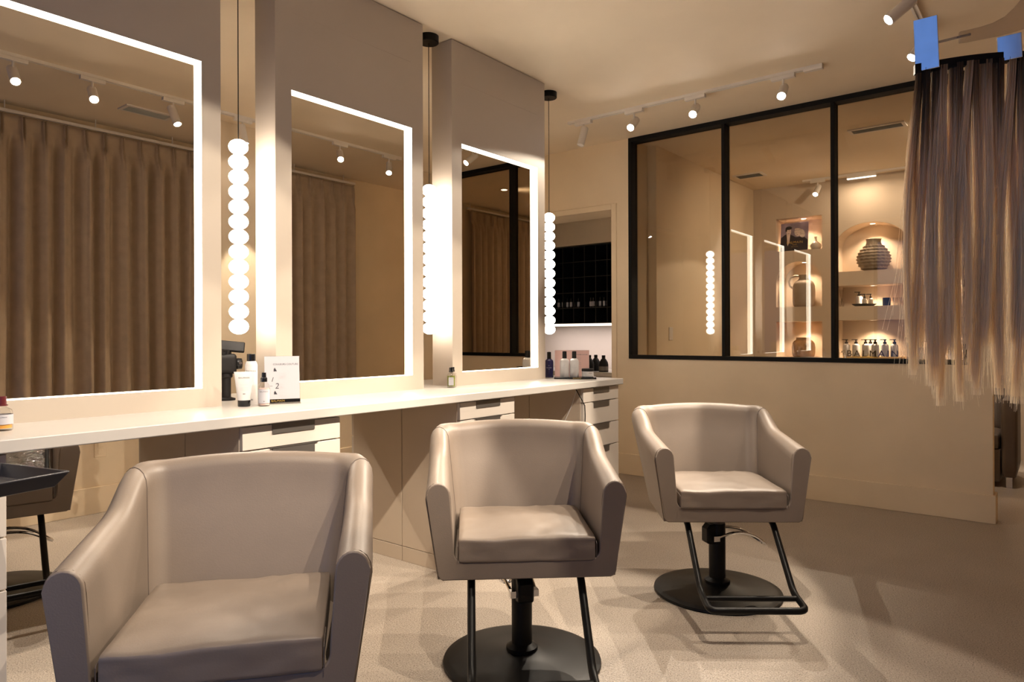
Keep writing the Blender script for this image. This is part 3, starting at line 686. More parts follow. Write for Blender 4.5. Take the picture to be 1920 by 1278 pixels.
sg = sign('white acrylic sign with gold lettered black base by the second mirror', (-2.64, 1.735), 0.148, 0.205, M['paper'], LN, True, facing(-2.64, 1.735) + 0.1)
for z in (0.14, 0.041):   # small printed bottle pictures
    k = MB(); T = RX(R(-6)); k.prism([(-0.034, z), (-0.026, z), (-0.026, z + 0.008), (-0.0285, z + 0.0105), (-0.0285, z + 0.013), (-0.0315, z + 0.013), (-0.0315, z + 0.0105), (-0.034, z + 0.008)], 'y', -0.0052, -0.0045, T)
    obj('printed_bottle', k, M['ink'], sg, smooth=0)
# black device on a stand in the first gap
p = (-2.98, 1.668); t = thing('camera_monitor', 'black camera like device with flat screen top on a short stand beside the spray can', 'camera', (*p, CT), facing(*p))
obj('stand', MB().lathe([(0, 0), (0.04, 0), (0.04, 0.008), (0.021, 0.014), (0.021, 0.10), (0.028, 0.105), (0.028, 0.125), (0, 0.125)], 24), M['blackplastic'], t, smooth=30)
obj('body', MB().rbox((0.0, 0, 0.165), (0.045, 0.035, 0.045), 0.014, 8), M['blackplastic'], t, smooth=60)
obj('lens_ring', MB().lathe([(0.032, 0), (0.034, 0.004), (0.034, 0.02), (0.028, 0.024), (0, 0.022)], 28, TR(-0.01, 0, 0.205)), M['blackgloss'], t, smooth=30)
obj('side_knob', MB().lathe([(0, 0), (0.024, 0), (0.026, 0.004), (0.024, 0.022), (0.012, 0.026), (0, 0.026)], 24, TR(0.045, -0.005, 0.165) @ RY(R(90))), M['blackgloss'], t, smooth=30)
obj('knob_hub', MB().lathe([(0, 0), (0.007, 0), (0.006, 0.003), (0, 0.003)], 16, TR(0.060, -0.031, 0.168) @ RX(R(90))), M['chrome'], t, smooth=30)
obj('screen', MB().box(-0.075, 0.075, -0.009, 0.009, -0.025, 0.025, TR(0.005, 0.0, 0.245) @ RY(R(6)) @ RX(R(-25))), M['blackplastic'], t, bevel=0.005)
# oil bottle at the far left
p = (-2.57, 0.705); t = thing('oil_bottle', 'oil bottle with amber liquid and dark red cap at the left picture edge', 'bottle', (*p, CT), facing(*p))
obj('bottle', MB().lathe([(0, 0), (0.026, 0), (0.028, 0.004), (0.028, 0.052), (0.025, 0.064), (0.012, 0.072), (0.011, 0.078), (0, 0.078)], 32), M['bottleglass'], t, smooth=30)
obj('liquid', MB().lathe([(0, 0.008), (0.0255, 0.008), (0.0255, 0.022), (0, 0.022)], 28), M['amber'], t, smooth=30)
l = MB(); l.lathe([(0.0283, 0.02), (0.0286, 0.02), (0.0286, 0.05), (0.0283, 0.05), (0.0283, 0.02)], 36); l.mi = 1; lbl(l, Matrix.Identity(4), 0.005, 0.0289, 0.042)
obj('paper_label', l, [M['paper'], M['ink']], t, smooth=30)
obj('cap', MB().lathe([(0, 0.076), (0.015, 0.076), (0.015, 0.079), (0.0115, 0.08), (0.0115, 0.105), (0, 0.105)], 24), M['red'], t, smooth=30)
# two small oil bottles in the second gap
for p, liq, lb in (((-2.685, 2.838), M['green'], 'small green oil bottle with black cap, left of the pair between mirrors'), ((-2.720, 2.888), None, 'small clear oil bottle with black cap, right of the pair between mirrors')):
    t = thing('dropper_bottle', lb, 'bottle', (*p, CT), facing(*p))
    obj('bottle', MB().lathe([(0, 0), (0.022, 0), (0.024, 0.004), (0.024, 0.068), (0.021, 0.076), (0.010, 0.082), (0.0095, 0.087), (0, 0.087)], 28), M['bottleglass'], t, smooth=30)
    if liq: obj('liquid', MB().lathe([(0, 0.008), (0.0215, 0.008), (0.0215, 0.066), (0, 0.066)], 24), liq, t, smooth=30)
    l = MB(); l.box(-0.014, 0.014, -0.0249, -0.0243, 0.014, 0.058); l.mi = 1; l.text('BALMAIN', 0.005, TR(0, -0.0251, 0.05) @ RX(R(90))); l.mi = 2
    for z in (0.04, 0.034, 0.028): l.text('llllllll', 0.004, TR(0, -0.0251, z) @ RX(R(90)))
    obj('paper_label', l, [M['paper'], M['ink'], M['greyink']], t, smooth=0)
    obj('cap', MB().lathe([(0, 0.086), (0.012, 0.086), (0.0125, 0.092), (0.0105, 0.095), (0.0105, 0.112), (0, 0.112)], 20), M['blackgloss'], t, smooth=30)
# far end display: tray, card, bottles, jar
R3 = facing(-2.62, 3.95)
fa = Vector((math.cos(R3), math.sin(R3), 0)); fb = Vector((math.sin(R3), -math.cos(R3), 0))     # right, towards camera
def disp(u, v): q = Vector((-2.575, 3.93, 0)) + fa * u + fb * v; return (q.x, q.y)
p = disp(0.0, 0.0); t = thing('display_tray', 'low black display tray with gold lettering at the counter end', 'tray', (*p, CT), R3)
b = MB(); b.box(-0.14, 0.14, -0.07, 0.07, 0, 0.012); obj('base', b, M['blackgloss'], t, bevel=0.002)
b = MB(); b.text('BALMAIN', 0.012, TR(0.012, -0.0705, 0.006) @ RX(R(90)), extrude=0.001, space=1.1); obj('lettering', b, M['gold'], t, smooth=0)
CT2 = CT + 0.012
def pump(label, group, loc, rz, h=0.125, r=0.031, body='bottle', head=False, name='lotion_bottle', txt=True):
    t = thing(name, label, 'bottle', loc, rz, group)
    b = MB(); b.lathe([(0, 0), (r * 0.93, 0), (r, 0.004), (r, h * 0.80), (r * 0.92, h * 0.90), (r * 0.55, h * 0.98), (r * 0.42, h), (0, h)], 28)
    if txt:
        b.mi = 1; b.text('BALMAIN', r * 0.26, TR(0, 0, h * 0.52), wrap=r + 0.0004, space=1.2); b.text('B', r * 0.32, TR(0, 0, h * 0.64), wrap=r + 0.0004)
        b.mi = 2; b.text('PARIS', r * 0.16, TR(0, 0, h * 0.44), wrap=r + 0.0004)
    obj('body', b, [M[body], M['greyink'], M['greyink']], t, smooth=30)
    if head:
        q = MB(); q.lathe([(0, h - 0.001), (r * 0.46, h - 0.001), (r * 0.46, h + 0.018), (r * 0.2, h + 0.022), (r * 0.2, h + 0.036), (r * 0.42, h + 0.038), (r * 0.42, h + 0.047), (0, h + 0.049)], 20); q.box(-0.045, 0, -0.006, 0.006, h + 0.039, h + 0.047)
        obj('pump', q, M['blackplastic'], t, smooth=30)
    else:
        obj('cap', MB().lathe([(0, h - 0.001), (r * 0.48, h - 0.001), (r * 0.46, h + 0.046), (0, h + 0.048)], 24), M['blackplastic'], t, smooth=30)
    return t
pump('white lotion bottle with black cap, left on the black display tray', 'lotion bottles on the display tray', (*disp(-0.07, 0.01), CT2), R3)
pump('white lotion bottle with black cap, right on the black display tray', 'lotion bottles on the display tray', (*disp(-0.005, 0.005), CT2), R3)
p = disp(0.085, 0.01); t = thing('cream_jar', 'white cream jar with black lid on the display tray', 'jar', (*p, CT2), R3)
b = MB(); b.lathe([(0, 0), (0.036, 0), (0.040, 0.003), (0.040, 0.038), (0, 0.038)], 32); b.mi = 1; b.text('BALMAIN', 0.008, TR(0.012, 0, 0.026), wrap=0.0404); obj('body', b, [M['bottle'], M['ink']], t, smooth=30)
obj('lid', MB().lathe([(0, 0.038), (0.041, 0.038), (0.041, 0.054), (0.039, 0.056), (0, 0.056)], 32), M['blackplastic'], t, smooth=30)
p = disp(-0.02, -0.11)
L2 = [(0.065, 0.158, 0.0085, 'COULEURS COUTURE', 'CENTER', 1, 0)]
for z, n_ in ((0.138, 30), (0.13, 30), (0.122, 28), (0.106, 30), (0.098, 28), (0.09, 30), (0.074, 30), (0.066, 28), (0.058, 30)): L2.append((0.03, z, 0.005, 'l' * n_, 'LEFT', 2, 0))
sign('pink printed card in acrylic stand behind the white lotion bottles', p, 0.24, 0.19, M['pinkpaper'], L2, False, R3)
pump('navy bottle with white label and black cap, left behind the pink card', None, (*disp(-0.178, -0.13), CT), R3, 0.13, 0.03, 'navy')
# cables by the far cabinet
c_ = MB(); c_.tube([(-2.70, 3.66, 0.30), (-2.62, 3.668, 0.42), (-2.52, 3.678, 0.60), (-2.44, 3.684, 0.76), (-2.40, 3.685, 0.868)], 0.003, 8)
tag(obj('power_cable', c_, M['bottle']), 'thin white power cable running up beside the far cabinet', 'cable')
c_ = MB(); c_.tube([(-2.41, 3.683, 0.87), (-2.37, 3.675, 0.82), (-2.352, 3.70, 0.765), (-2.352, 3.705, 0.70), (-2.352, 3.70, 0.62), (-2.37, 3.675, 0.55), (-2.40, 3.683, 0.50)], 0.003, 8)
tag(obj('power_cable', c_, M['black']), 'thin black power cable looping over the far cabinet front', 'cable')

# ================================================================== colour bar in the doorway
t = thing('cubby_shelf', 'black pigeonhole shelf on the wall through the doorway', 'shelf', (-4.73, 6.34, 1.338))
nC, nR, cw, rh = 11, 5, 0.14, 0.166
k = MB(); k.box(0, nC * cw, 0.34, 0.36, 0, nR * rh); 
for i in range(nC + 1): k.box(i * cw - 0.004, i * cw + 0.004, 0.0, 0.34, 0, nR * rh)
for j in range(nR + 1): k.box(-0.004, nC * cw + 0.004, -0.002, 0.34, max(0, j * rh - 0.004), j * rh + 0.004)
obj('carcass', k, M['cubby'], t)
led = obj('light_bar', MB().box(0, nC * cw, 0.0, 0.03, -0.028, -0.004), M['downlens'].copy(), t); led.data.materials[0].node_tree.nodes['Principled BSDF'].inputs['Emission Strength'].default_value = 1.2
al_ = bpy.data.lights.new('under_shelf_light', 'AREA'); al_.shape = 'RECTANGLE'; al_.size = 1.5; al_.size_y = 0.03; al_.energy = 2.2; al_.color = (1.0, 0.86, 0.78)
ao = bpy.data.objects.new('under_shelf_light', al_); COL.objects.link(ao); ao.location = (-3.95, 6.40, 1.305)
tb = thing('colour_tube', 'small black tube with white label', 'tube', (0, 0, 0))
b = MB(); b.lathe([(0, 0), (0.014, 0), (0.014, 0.075), (0.009, 0.085), (0.009, 0.105), (0, 0.105)], 14); obj('body', b, M['blackgloss'], tb, smooth=30)
b = MB(); b.lathe([(0.0143, 0.015), (0.0146, 0.015), (0.0146, 0.065), (0.0143, 0.065), (0.0143, 0.015)], 14); obj('paper_label', b, M['greyink'], tb, smooth=30)
xs = []
for pxl in (1041, 1048, 1056, 1064, 1071, 1079, 1085, 1108, 1113, 1124, 1133, 1140):
    tq = (pxl - 960) / FPX; Y = 6.40; xs.append((Y * (-CS + CC * tq) / (CC + CS * tq), Y))
for i, (x, y) in enumerate(xs):
    kx = (x + 4.73) / cw; fr_ = kx - math.floor(kx)
    if fr_ < 0.14: x += (0.14 - fr_) * cw
    if fr_ > 0.86: x -= (fr_ - 0.86) * cw
    z = 1.338 + rh + 0.004; o = tb if i == 0 else dup(tb, (x, y, z))
    o.location = (x, y, z); o['group'] = 'tubes on the black pigeonhole shelf'; o['label'] = 'small black colour tube in the lit row of the pigeonhole shelf'
cb = thing('bar_counter', 'pale counter under the black pigeonhole shelf through the doorway', 'counter', (0, 0, 0))
obj('worktop', MB().box(XB + 0.005, -3.005, 5.95, 6.695, 0.80, 0.84), M['counter'], cb, bevel=0.003); obj('base', MB().box(XB + 0.005, -3.005, 6.0, 6.695, 0, 0.80), M['drawer'], cb)
Y = 6.08
for pxl, lb, rr in ((1105, 'black bottle beside the pink card, leftmost of three through the doorway', 0), (1117, 'black bottle in the middle of three through the doorway', 0), (1131.5, 'black bottle with grey label, rightmost of three through the doorway', 1)):
    Y = 6.08 if pxl != 1117 else 6.19
    tq = (pxl - 960) / FPX; x = Y * (-CS + CC * tq) / (CC + CS * tq)
    t = thing('developer_bottle', lb, 'bottle', (x, Y, 0.84), facing(x, Y), 'black bottles through the doorway')
    s_ = 0.048
    obj('body', MB().lathe([(0, 0), (s_ * 0.95, 0), (s_, 0.004), (s_, 0.07), (s_ * 0.9, 0.095), (s_ * 0.6, 0.122), (s_ * 0.36, 0.134), (s_ * 0.34, 0.14), (0, 0.14)], 28), M['blackplastic'], t, smooth=50)
    obj('cap', MB().lathe([(0, 0.139), (s_ * 0.38, 0.139), (s_ * 0.38, 0.166), (0, 0.167)], 20), M['black'], t, smooth=30)
    if rr:
        l = MB(); l.lathe([(s_ + 0.0003, 0.012), (s_ + 0.0007, 0.012), (s_ + 0.0007, 0.055), (s_ + 0.0003, 0.055), (s_ + 0.0003, 0.012)], 28); obj('paper_label', l, M['handle'], t, smooth=30)

# ================================================================== niche contents
def downlight(x, y, z, label, watt=6, size=120):
    t = thing('niche_downlight', label, 'downlight', (x, y, z), 0, 'round downlights in the niches')
    obj('trim_ring', MB().lathe([(0.026, 0), (0.036, 0), (0.036, -0.004), (0.028, -0.006), (0.026, -0.003), (0.026, 0)], 28), M['white'], t, smooth=30)
    obj('lens', MB().lathe([(0, 0), (0.026, 0), (0.026, -0.0035), (0, -0.0035)], 24), M['downlens'], t, smooth=30)
    spot('niche_beam', (x, y, z - 0.012), (0, 0.0, -1), watt * 3.6, size, 0.6, (1.0, 0.78, 0.58), 0.02)
NM = NY + 0.13
downlight(-2.33, NM, 2.54, 'round downlight over the dark poster niche', 3.5)
downlight(-2.325, NM, 2.04, 'round downlight in the arch over the handled jug', 3.5)
downlight(-2.32, NM, 1.357, 'round downlight over the amber pot', 3.0)
downlight(-1.613, NM, 2.41, 'round downlight in the arch over the ribbed vase', 6)
downlight(-1.613, NM, 1.74, 'round downlight over the middle shelf tray', 3.5)
downlight(-1.613, NM, 1.365, 'round downlight over the row of pump bottles', 4.5)
downlight(-0.90, NM, 1.95, 'round downlight in the right niche behind the hair, upper', 3)
downlight(-0.90, NM, 1.365, 'round downlight in the right niche behind the hair, lower', 3.5)
# ribbed vase
pr = [(0, 0), (0.075, 0), (0.085, 0.006)]; Hh = 0.235
for i in range(1, 90):
    s = i / 90; r_ = 0.088 * (1 - s) + 0.070 * s + 0.078 * math.sin(math.pi * s ** 0.92) ** 0.8; ridge = abs(math.sin(s * math.pi * 8)) ** 4
    pr.append((r_ + 0.013 * ridge, 0.006 + s * Hh))
pr += [(0.075, 0.252), (0.07, 0.262), (0.072, 0.285), (0.077, 0.294), (0.070, 0.296), (0.060, 0.28), (0.0, 0.26)]
vz = MB().lathe(pr, 72, wav=lambda k, a: 0.0045 * math.sin(19 * a + k * 0.55) * (1 if 3 < k < 92 else 0))
t = tag(obj('ribbed_vase', vz, M['vase'], smooth=70), 'large dark clay vase with wavy horizontal ribs in the arched niche', 'vase'); t.location = (-1.605, NM, 1.894); t.scale = (1.0, 1.0, 1.17)
# jug with loop handle
t = thing('clay_jug', 'grey clay jug with loop handle in the left arched niche', 'jug', (-2.33, NM, 1.526))
obj('body', MB().lathe([(0, 0), (0.09, 0), (0.11, 0.01), (0.12, 0.05), (0.122, 0.17), (0.118, 0.24), (0.10, 0.285), (0.06, 0.315), (0.05, 0.33), (0.05, 0.36), (0.055, 0.368), (0.045, 0.366), (0.04, 0.33), (0, 0.32)], 48), M['jug'], t, smooth=60)
obj('handle', MB().tube([(-0.045, -0.01, 0.355), (-0.09, -0.015, 0.36), (-0.14, -0.02, 0.34), (-0.16, -0.02, 0.295), (-0.15, -0.018, 0.245), (-0.115, -0.01, 0.215)], [0.012, 0.012, 0.011, 0.011, 0.011, 0.013], 10), M['jug'], t, smooth=80)
# amber pot
t = tag(obj('glazed_pot', MB().lathe([(0, 0), (0.10, 0), (0.115, 0.006), (0.125, 0.04), (0.128, 0.11), (0.12, 0.155), (0.10, 0.185), (0.08, 0.195), (0.078, 0.215), (0.084, 0.222), (0.072, 0.222), (0.07, 0.195), (0, 0.185)], 56), M['pot'], smooth=60), 'glossy amber brown glazed pot in the lower left niche', 'pot'); t.location = (-2.33, NM - 0.02, 0.955)
# small pale bottle vase
t = tag(obj('bottle_vase', MB().lathe([(0, 0), (0.03, 0), (0.05, 0.012), (0.06, 0.04), (0.056, 0.062), (0.032, 0.085), (0.014, 0.10), (0.012, 0.145), (0.016, 0.15), (0.009, 0.15), (0.008, 0.11), (0, 0.1)], 36), M['porcelain'], smooth=60), 'small pale ceramic bottle vase beside the dark poster', 'vase'); t.location = (-2.19, NM - 0.03, 2.166)
# poster board
t = thing('poster_board', 'dark violet poster board showing two people with gold lettering', 'poster', (-2.42, NM - 0.06, 2.166), 0)
T = RX(R(-6)); b = MB(); b.box(-0.152, 0.152, -0.008, 0.008, 0, 0.33, T); obj('board', b, M['photo_bg'], t, bevel=0.001)
def ell(mb, cx, cz, rx, rz_, y, n=28, rot=0): 
    pts = [(cx + rx * math.cos(a) * math.cos(rot) - rz_ * math.sin(a) * math.sin(rot), cz + rx * math.cos(a) * math.sin(rot) + rz_ * math.sin(a) * math.cos(rot)) for a in [2 * math.pi * i / n for i in range(n)]]
    mb.prism(pts, 'y', y - 0.0003, y, T)
pi_ = MB()
pi_.mi = 0; pi_.prism([(-0.15, 0.002), (0.15, 0.002), (0.15, 0.12), (0.10, 0.17), (0.02, 0.16), (-0.03, 0.19), (-0.10, 0.20), (-0.15, 0.16)], 'y', -0.0085, -0.0081, T)
pi_.mi = 1; pi_.prism([(-0.085, 0.20), (-0.045, 0.20), (-0.05, 0.12), (-0.07, 0.06)], 'y', -0.0089, -0.0086, T)
ell(pi_, -0.062, 0.232, 0.027, 0.042, -0.0089); ell(pi_, 0.035, 0.205, 0.024, 0.036, -0.0093, rot=0.3)
pi_.mi = 0; ell(pi_, -0.062, 0.272, 0.036, 0.02, -0.0093); ell(pi_, -0.09, 0.255, 0.010, 0.026, -0.0093); pi_.box(-0.078, -0.066, -0.0097, -0.0091, 0.239, 0.243, T); pi_.box(-0.058, -0.046, -0.0097, -0.0091, 0.239, 0.243, T); pi_.box(-0.068, -0.052, -0.0097, -0.0091, 0.208, 0.211, T)
pi_.mi = 2; ell(pi_, 0.045, 0.243, 0.042, 0.02, -0.0097, rot=-0.3); ell(pi_, 0.085, 0.20, 0.032, 0.05, -0.0089, rot=0.3); ell(pi_, 0.012, 0.21, 0.008, 0.03, -0.0097, rot=0.2)
pi_.mi = 0; pi_.box(0.022, 0.031, -0.0101, -0.0095, 0.210, 0.214, T); pi_.box(0.04, 0.049, -0.0101, -0.0095, 0.213, 0.217, T); pi_.box(0.028, 0.044, -0.0101, -0.0095, 0.186, 0.189, T)
pi_.mi = 3; K = T @ TR(0, -0.0105, 0) @ RX(R(90)); pi_.text('BALMAIN', 0.040, K @ TR(0.008, 0.10, 0), space=1.1); pi_.text('PARIS', 0.016, K @ TR(0.008, 0.072, 0), space=1.2); pi_.text('HAIR COUTURE', 0.010, K @ TR(0.008, 0.05, 0))
obj('picture_print', pi_, [M['photo_dark'], M['photo_skin'], M['photo_hair'], M['gold']], t, smooth=0)
# middle shelf
zS = 1.513; x0 = -1.70
t = tag(obj('footed_tray', MB().lathe([(0, 0), (0.09, 0), (0.095, 0.006), (0.12, 0.022), (0.122, 0.028), (0.116, 0.028), (0.092, 0.012), (0, 0.012)], 40), M['black'], smooth=40), 'round dark tray holding three dispensers on the middle shelf', 'tray'); t.location = (x0, NM, zS)
zT = zS + 0.012
GS = 'dispensers on the dark shelf tray'
pump('pale square shouldered dispenser, left on the dark shelf tray', GS, (x0 - 0.055, NM + 0.02, zT), 0.4, 0.105, 0.036, 'bottle', True, 'soap_dispenser', False)
pump('small clear dispenser with black pump, middle of the dark shelf tray', GS, (x0 + 0.012, NM - 0.045, zT), 0.4, 0.075, 0.024, 'porcelain', True, 'soap_dispenser', True)
pump('small clear dispenser with black pump, right on the dark shelf tray', GS, (x0 + 0.068, NM - 0.025, zT), 0.4, 0.075, 0.024, 'porcelain', True, 'soap_dispenser', True)
t = thing('candle_cup', 'black candle cup on the middle shelf', 'candle', (-1.475, NM - 0.04, zS))
obj('cup', MB().lathe([(0, 0), (0.034, 0), (0.038, 0.004), (0.039, 0.085), (0.035, 0.085), (0.034, 0.06), (0, 0.06)], 28), M['blackplastic'], t, smooth=30); obj('wax', MB().lathe([(0, 0.06), (0.0338, 0.06), (0.0338, 0.066), (0, 0.066)], 20), M['porcelain'], t)
gm = MB().lathe([(0, 0), (0.022, 0), (0.026, 0.085), (0.024, 0.085), (0.0205, 0.005), (0, 0.005)], 24).mesh('drinking_glass', M['bottleglass'], 30)
for x, lb in ((-1.395, 'clear drinking glass beside the candle cup'), (-1.335, 'clear drinking glass at the right end of the middle shelf')): tag(link('drinking_glass', gm, None, (x, NM - 0.02, zS)), lb, 'glass', 'drinking glasses on the middle shelf')
t = thing('reed_diffuser', 'slim reed diffuser in the left corner of the middle shelf', 'diffuser', (-1.915, NM - 0.05, zS))
obj('bottle', MB().lathe([(0, 0), (0.022, 0), (0.022, 0.06), (0.009, 0.075), (0.009, 0.09), (0, 0.09)], 20), M['bottleglass'], t, smooth=30)
rd = MB()
for i in range(4): rd.tube([(0, 0, 0.02), (0.018 * math.cos(i * 1.7), 0.018 * math.sin(i * 1.7), 0.19)], 0.0016, 6)
obj('reeds', rd, M['bronze'], t)
# row of pump bottles and letters
zB = 0.95; GPB = 'white pump bottles in the long lower niche'
first = None
names = ['leftmost in the row', 'second from left in the row', 'behind the letters L and M', 'peeking out behind its neighbours mid row', 'behind the letters M and A', 'second from right in the row', 'rightmost in the row']
for pxl, dy, nm in zip((1587, 1605, 1623, 1632, 1641, 1659, 1677), (0, 0, -0.02, 0.085, -0.03, -0.01, 0.0), names):
    Y = NM - 0.02 + dy; tq = (pxl - 960) / FPX; x = Y * (-CS + CC * tq) / (CC + CS * tq)
    loc = (x, Y, zB + 0.02); lb = 'white pump bottle with black pump, ' + nm
    if first is None: first = pump(lb, GPB, loc, 0.45, 0.138, 0.038, 'bottle', True, 'pump_bottle')
    else: dup(first, loc, label=lb)
tag(obj('bottle_riser', MB().box(-1.90, -1.30, NY + 0.05, NY + 0.27, zB, zB + 0.02), M['gold'], bevel=0.002), 'low gold riser under the row of pump bottles', 'riser')
for pxl, nm in zip((1742, 1767, 1784), ('leftmost', 'middle', 'rightmost')):
    Y = NM + (0.06 if nm == 'middle' else -0.04); tq = (pxl - 960) / FPX; x = Y * (-CS + CC * tq) / (CC + CS * tq)
    dup(first, (x, Y, zB), label='white pump bottle glimpsed through the hair, ' + nm + ' of three', group='pump bottles behind the hair')
t = tag(obj('shelf_bowl', MB().lathe([(0, 0), (0.05, 0), (0.11, 0.05), (0.12, 0.075), (0.114, 0.075), (0.05, 0.012), (0, 0.01)], 36), M['black'], smooth=50), 'black bowl in the right niche behind the hair', 'bowl'); t.location = (-0.93, NM, 1.513)
T = TR(-1.60, NY - 0.02, 0.955) @ RX(R(90))
nmx = thing('letter_sign', 'freestanding bronze capital letters in front of the pump bottles', 'sign', (-1.62, NY + 0.025, zB))
x = -0.235
for chx in 'BALMAIN':
    l = MB(); l.text(chx, 0.096, TR(x, 0, 0.050) @ RX(R(90)), 'LEFT', 0.008)
    wdt = max(v[0] for v in l.v) - x
    obj('letter', l, M['bronze'], nmx, smooth=0); x += wdt + 0.020
obj('plinth', MB().box(-0.25, x + 0.01, -0.02, 0.022, 0.0, 0.018), M['gold'], nmx, bevel=0.001)
# linear ceiling lamps in the back room
for x, lb, L in ((-1.66, 'slim linear ceiling lamp before the arched niche', 0.28), (-0.93, 'slim linear ceiling lamp glimpsed through the hair', 0.40)):
    t = thing('linear_lamp', lb, 'ceiling lamp', (x, 8.02, CEIL - 0.021), 0, 'linear lamps in the back room')
    obj('housing', MB().box(-L / 2, L / 2, -0.02, 0.02, -0.03, 0), M['white'], t); obj('diffuser', MB().box(-L / 2 + 0.004, L / 2 - 0.004, -0.017, 0.017, -0.036, -0.03), M['led'], t)
    ll = bpy.data.lights.new('linear_light', 'AREA'); ll.shape = 'RECTANGLE'; ll.size = L; ll.size_y = 0.03; ll.energy = 2.0; ll.color = (1, 0.84, 0.66)
    lo_ = bpy.data.objects.new('linear_light', ll); COL.objects.link(lo_); lo_.location = (x, 7.99, CEIL - 0.066)
t = thing('added_downlight', 'added fill downlight for the back room, out of view behind the hair', 'downlight', (-0.45, 6.3, CEIL))  # added lamp kept out of view, brightens the back room and niches
obj('trim_ring', MB().lathe([(0.035, 0), (0.048, 0), (0.048, -0.004), (0.037, -0.006), (0.035, 0)], 28), M['white'], t, smooth=30); obj('lens', MB().lathe([(0, 0), (0.035, 0), (0.035, -0.003), (0, -0.003)], 24), M['downlens'], t)
spot('added_fill_beam', (-0.45, 6.3, CEIL - 0.02), (-0.8, 0.75, -1.0), 60, 120, 0.7, (1, 0.84, 0.66), 0.03)
# ================================================================== shampoo units
def shampoo(label):
    t = thing('shampoo_unit', label, 'shampoo chair', (0, 0, 0), 0, 'shampoo units in the back room')   # faces -Y
    obj('base', MB().box(-0.27, 0.27, -0.05, 0.75, 0.04, 0.30), M['dark_leather'], t, bevel=0.012)
    obj('seat', MB().rbox((0, 0.18, 0.36), (0.265, 0.27, 0.065), 0.03, 8), M['dark_leather'], t, smooth=60)
    obj('backrest', MB().rbox((0, 0, 0), (0.265, 0.07, 0.26), 0.04, 8, TR(0, 0.50, 0.62) @ RX(R(-22))), M['dark_leather'], t, smooth=60)
    for s in (-1, 1):
        a = obj('arm', MB().rbox((s * 0.325, 0.24, 0.385), (0.055, 0.30, 0.31), 0.035, 8), M['dark_leather'], t, smooth=60)
        for y in (-0.01, 0.48): obj('foot', MB().box(s * 0.325 - 0.02, s * 0.325 + 0.02, y - 0.02, y + 0.02, 0, 0.08), M['chrome'], t)
    bw = MB(); bw.lathe([(0.06, -0.16), (0.16, -0.10), (0.215, 0.0), (0.225, 0.02), (0.205, 0.022), (0.15, -0.08), (0.05, -0.135)], 40, TR(0, 0.78, 0.93)); obj('bowl', bw, M['porcelain'], t, smooth=60)
    obj('pedestal', MB().box(-0.15, 0.15, 0.66, 0.95, 0.0, 0.80), M['dark_leather'], t, bevel=0.02)
    obj('tap', MB().tube([(0.0, 0.98, 0.80), (0, 0.98, 1.0), (0, 0.95, 1.04), (0, 0.86, 1.03)], 0.011, 10), M['chrome'], t, smooth=60)
    return t
s1 = shampoo('dark leather shampoo unit with bowl in the passage at the right picture edge'); s1.location = (-0.66, 6.72, 0)
dup(s1, (-1.75, 6.72, 0), label='shampoo unit behind the partition, its bowl rim level with the glass sill')

# ================================================================== hanging hair extensions
HD = 1.10
def HP(px, py, d=HD):
    tq = (px - 960) / FPX; r_ = tq * d; z = EYE + (630.4 - 0.0034 * (px - 960) - py) * d / FPX
    return Vector((-d * CS + r_ * CC, d * CC + r_ * CS, z))
_h = R(16); hx = Vector((CC, CS, 0)) * math.cos(_h) + Vector((CS, -CC, 0)) * math.sin(_h); hy = Vector((-hx.y, hx.x, 0))      # along the weft, away from the camera
w0 = HP(1716, 133); slope = 0.0; WL = 0.30
def weft(u): return w0 + hx * (u * WL) + Vector((0, 0, slope * u * WL + 0.006 * math.sin(u * 5)))
hr = thing('hair_extensions', 'long ombre brown to blonde hair extensions hanging at right', 'hair', tuple(w0))
inv = Vector(w0)
bn = MB(); n = 24; vs = []
for i in range(n + 1):
    c = weft(i / n) - inv
    for dy, dz in ((-0.005, -0.006), (0.005, -0.006), (0.005, 0.009), (-0.005, 0.009)): vs.append(c + hy * dy + Vector((0, 0, dz)))
bn.add(vs, [(4 * i + k, 4 * i + (k + 1) % 4, 4 * i + 4 + (k + 1) % 4, 4 * i + 4 + k) for i in range(n) for k in range(4)] + [(0, 1, 2, 3), (4 * n + 3, 4 * n + 2, 4 * n + 1, 4 * n)])
obj('weft_band', bn, M['black'], hr)
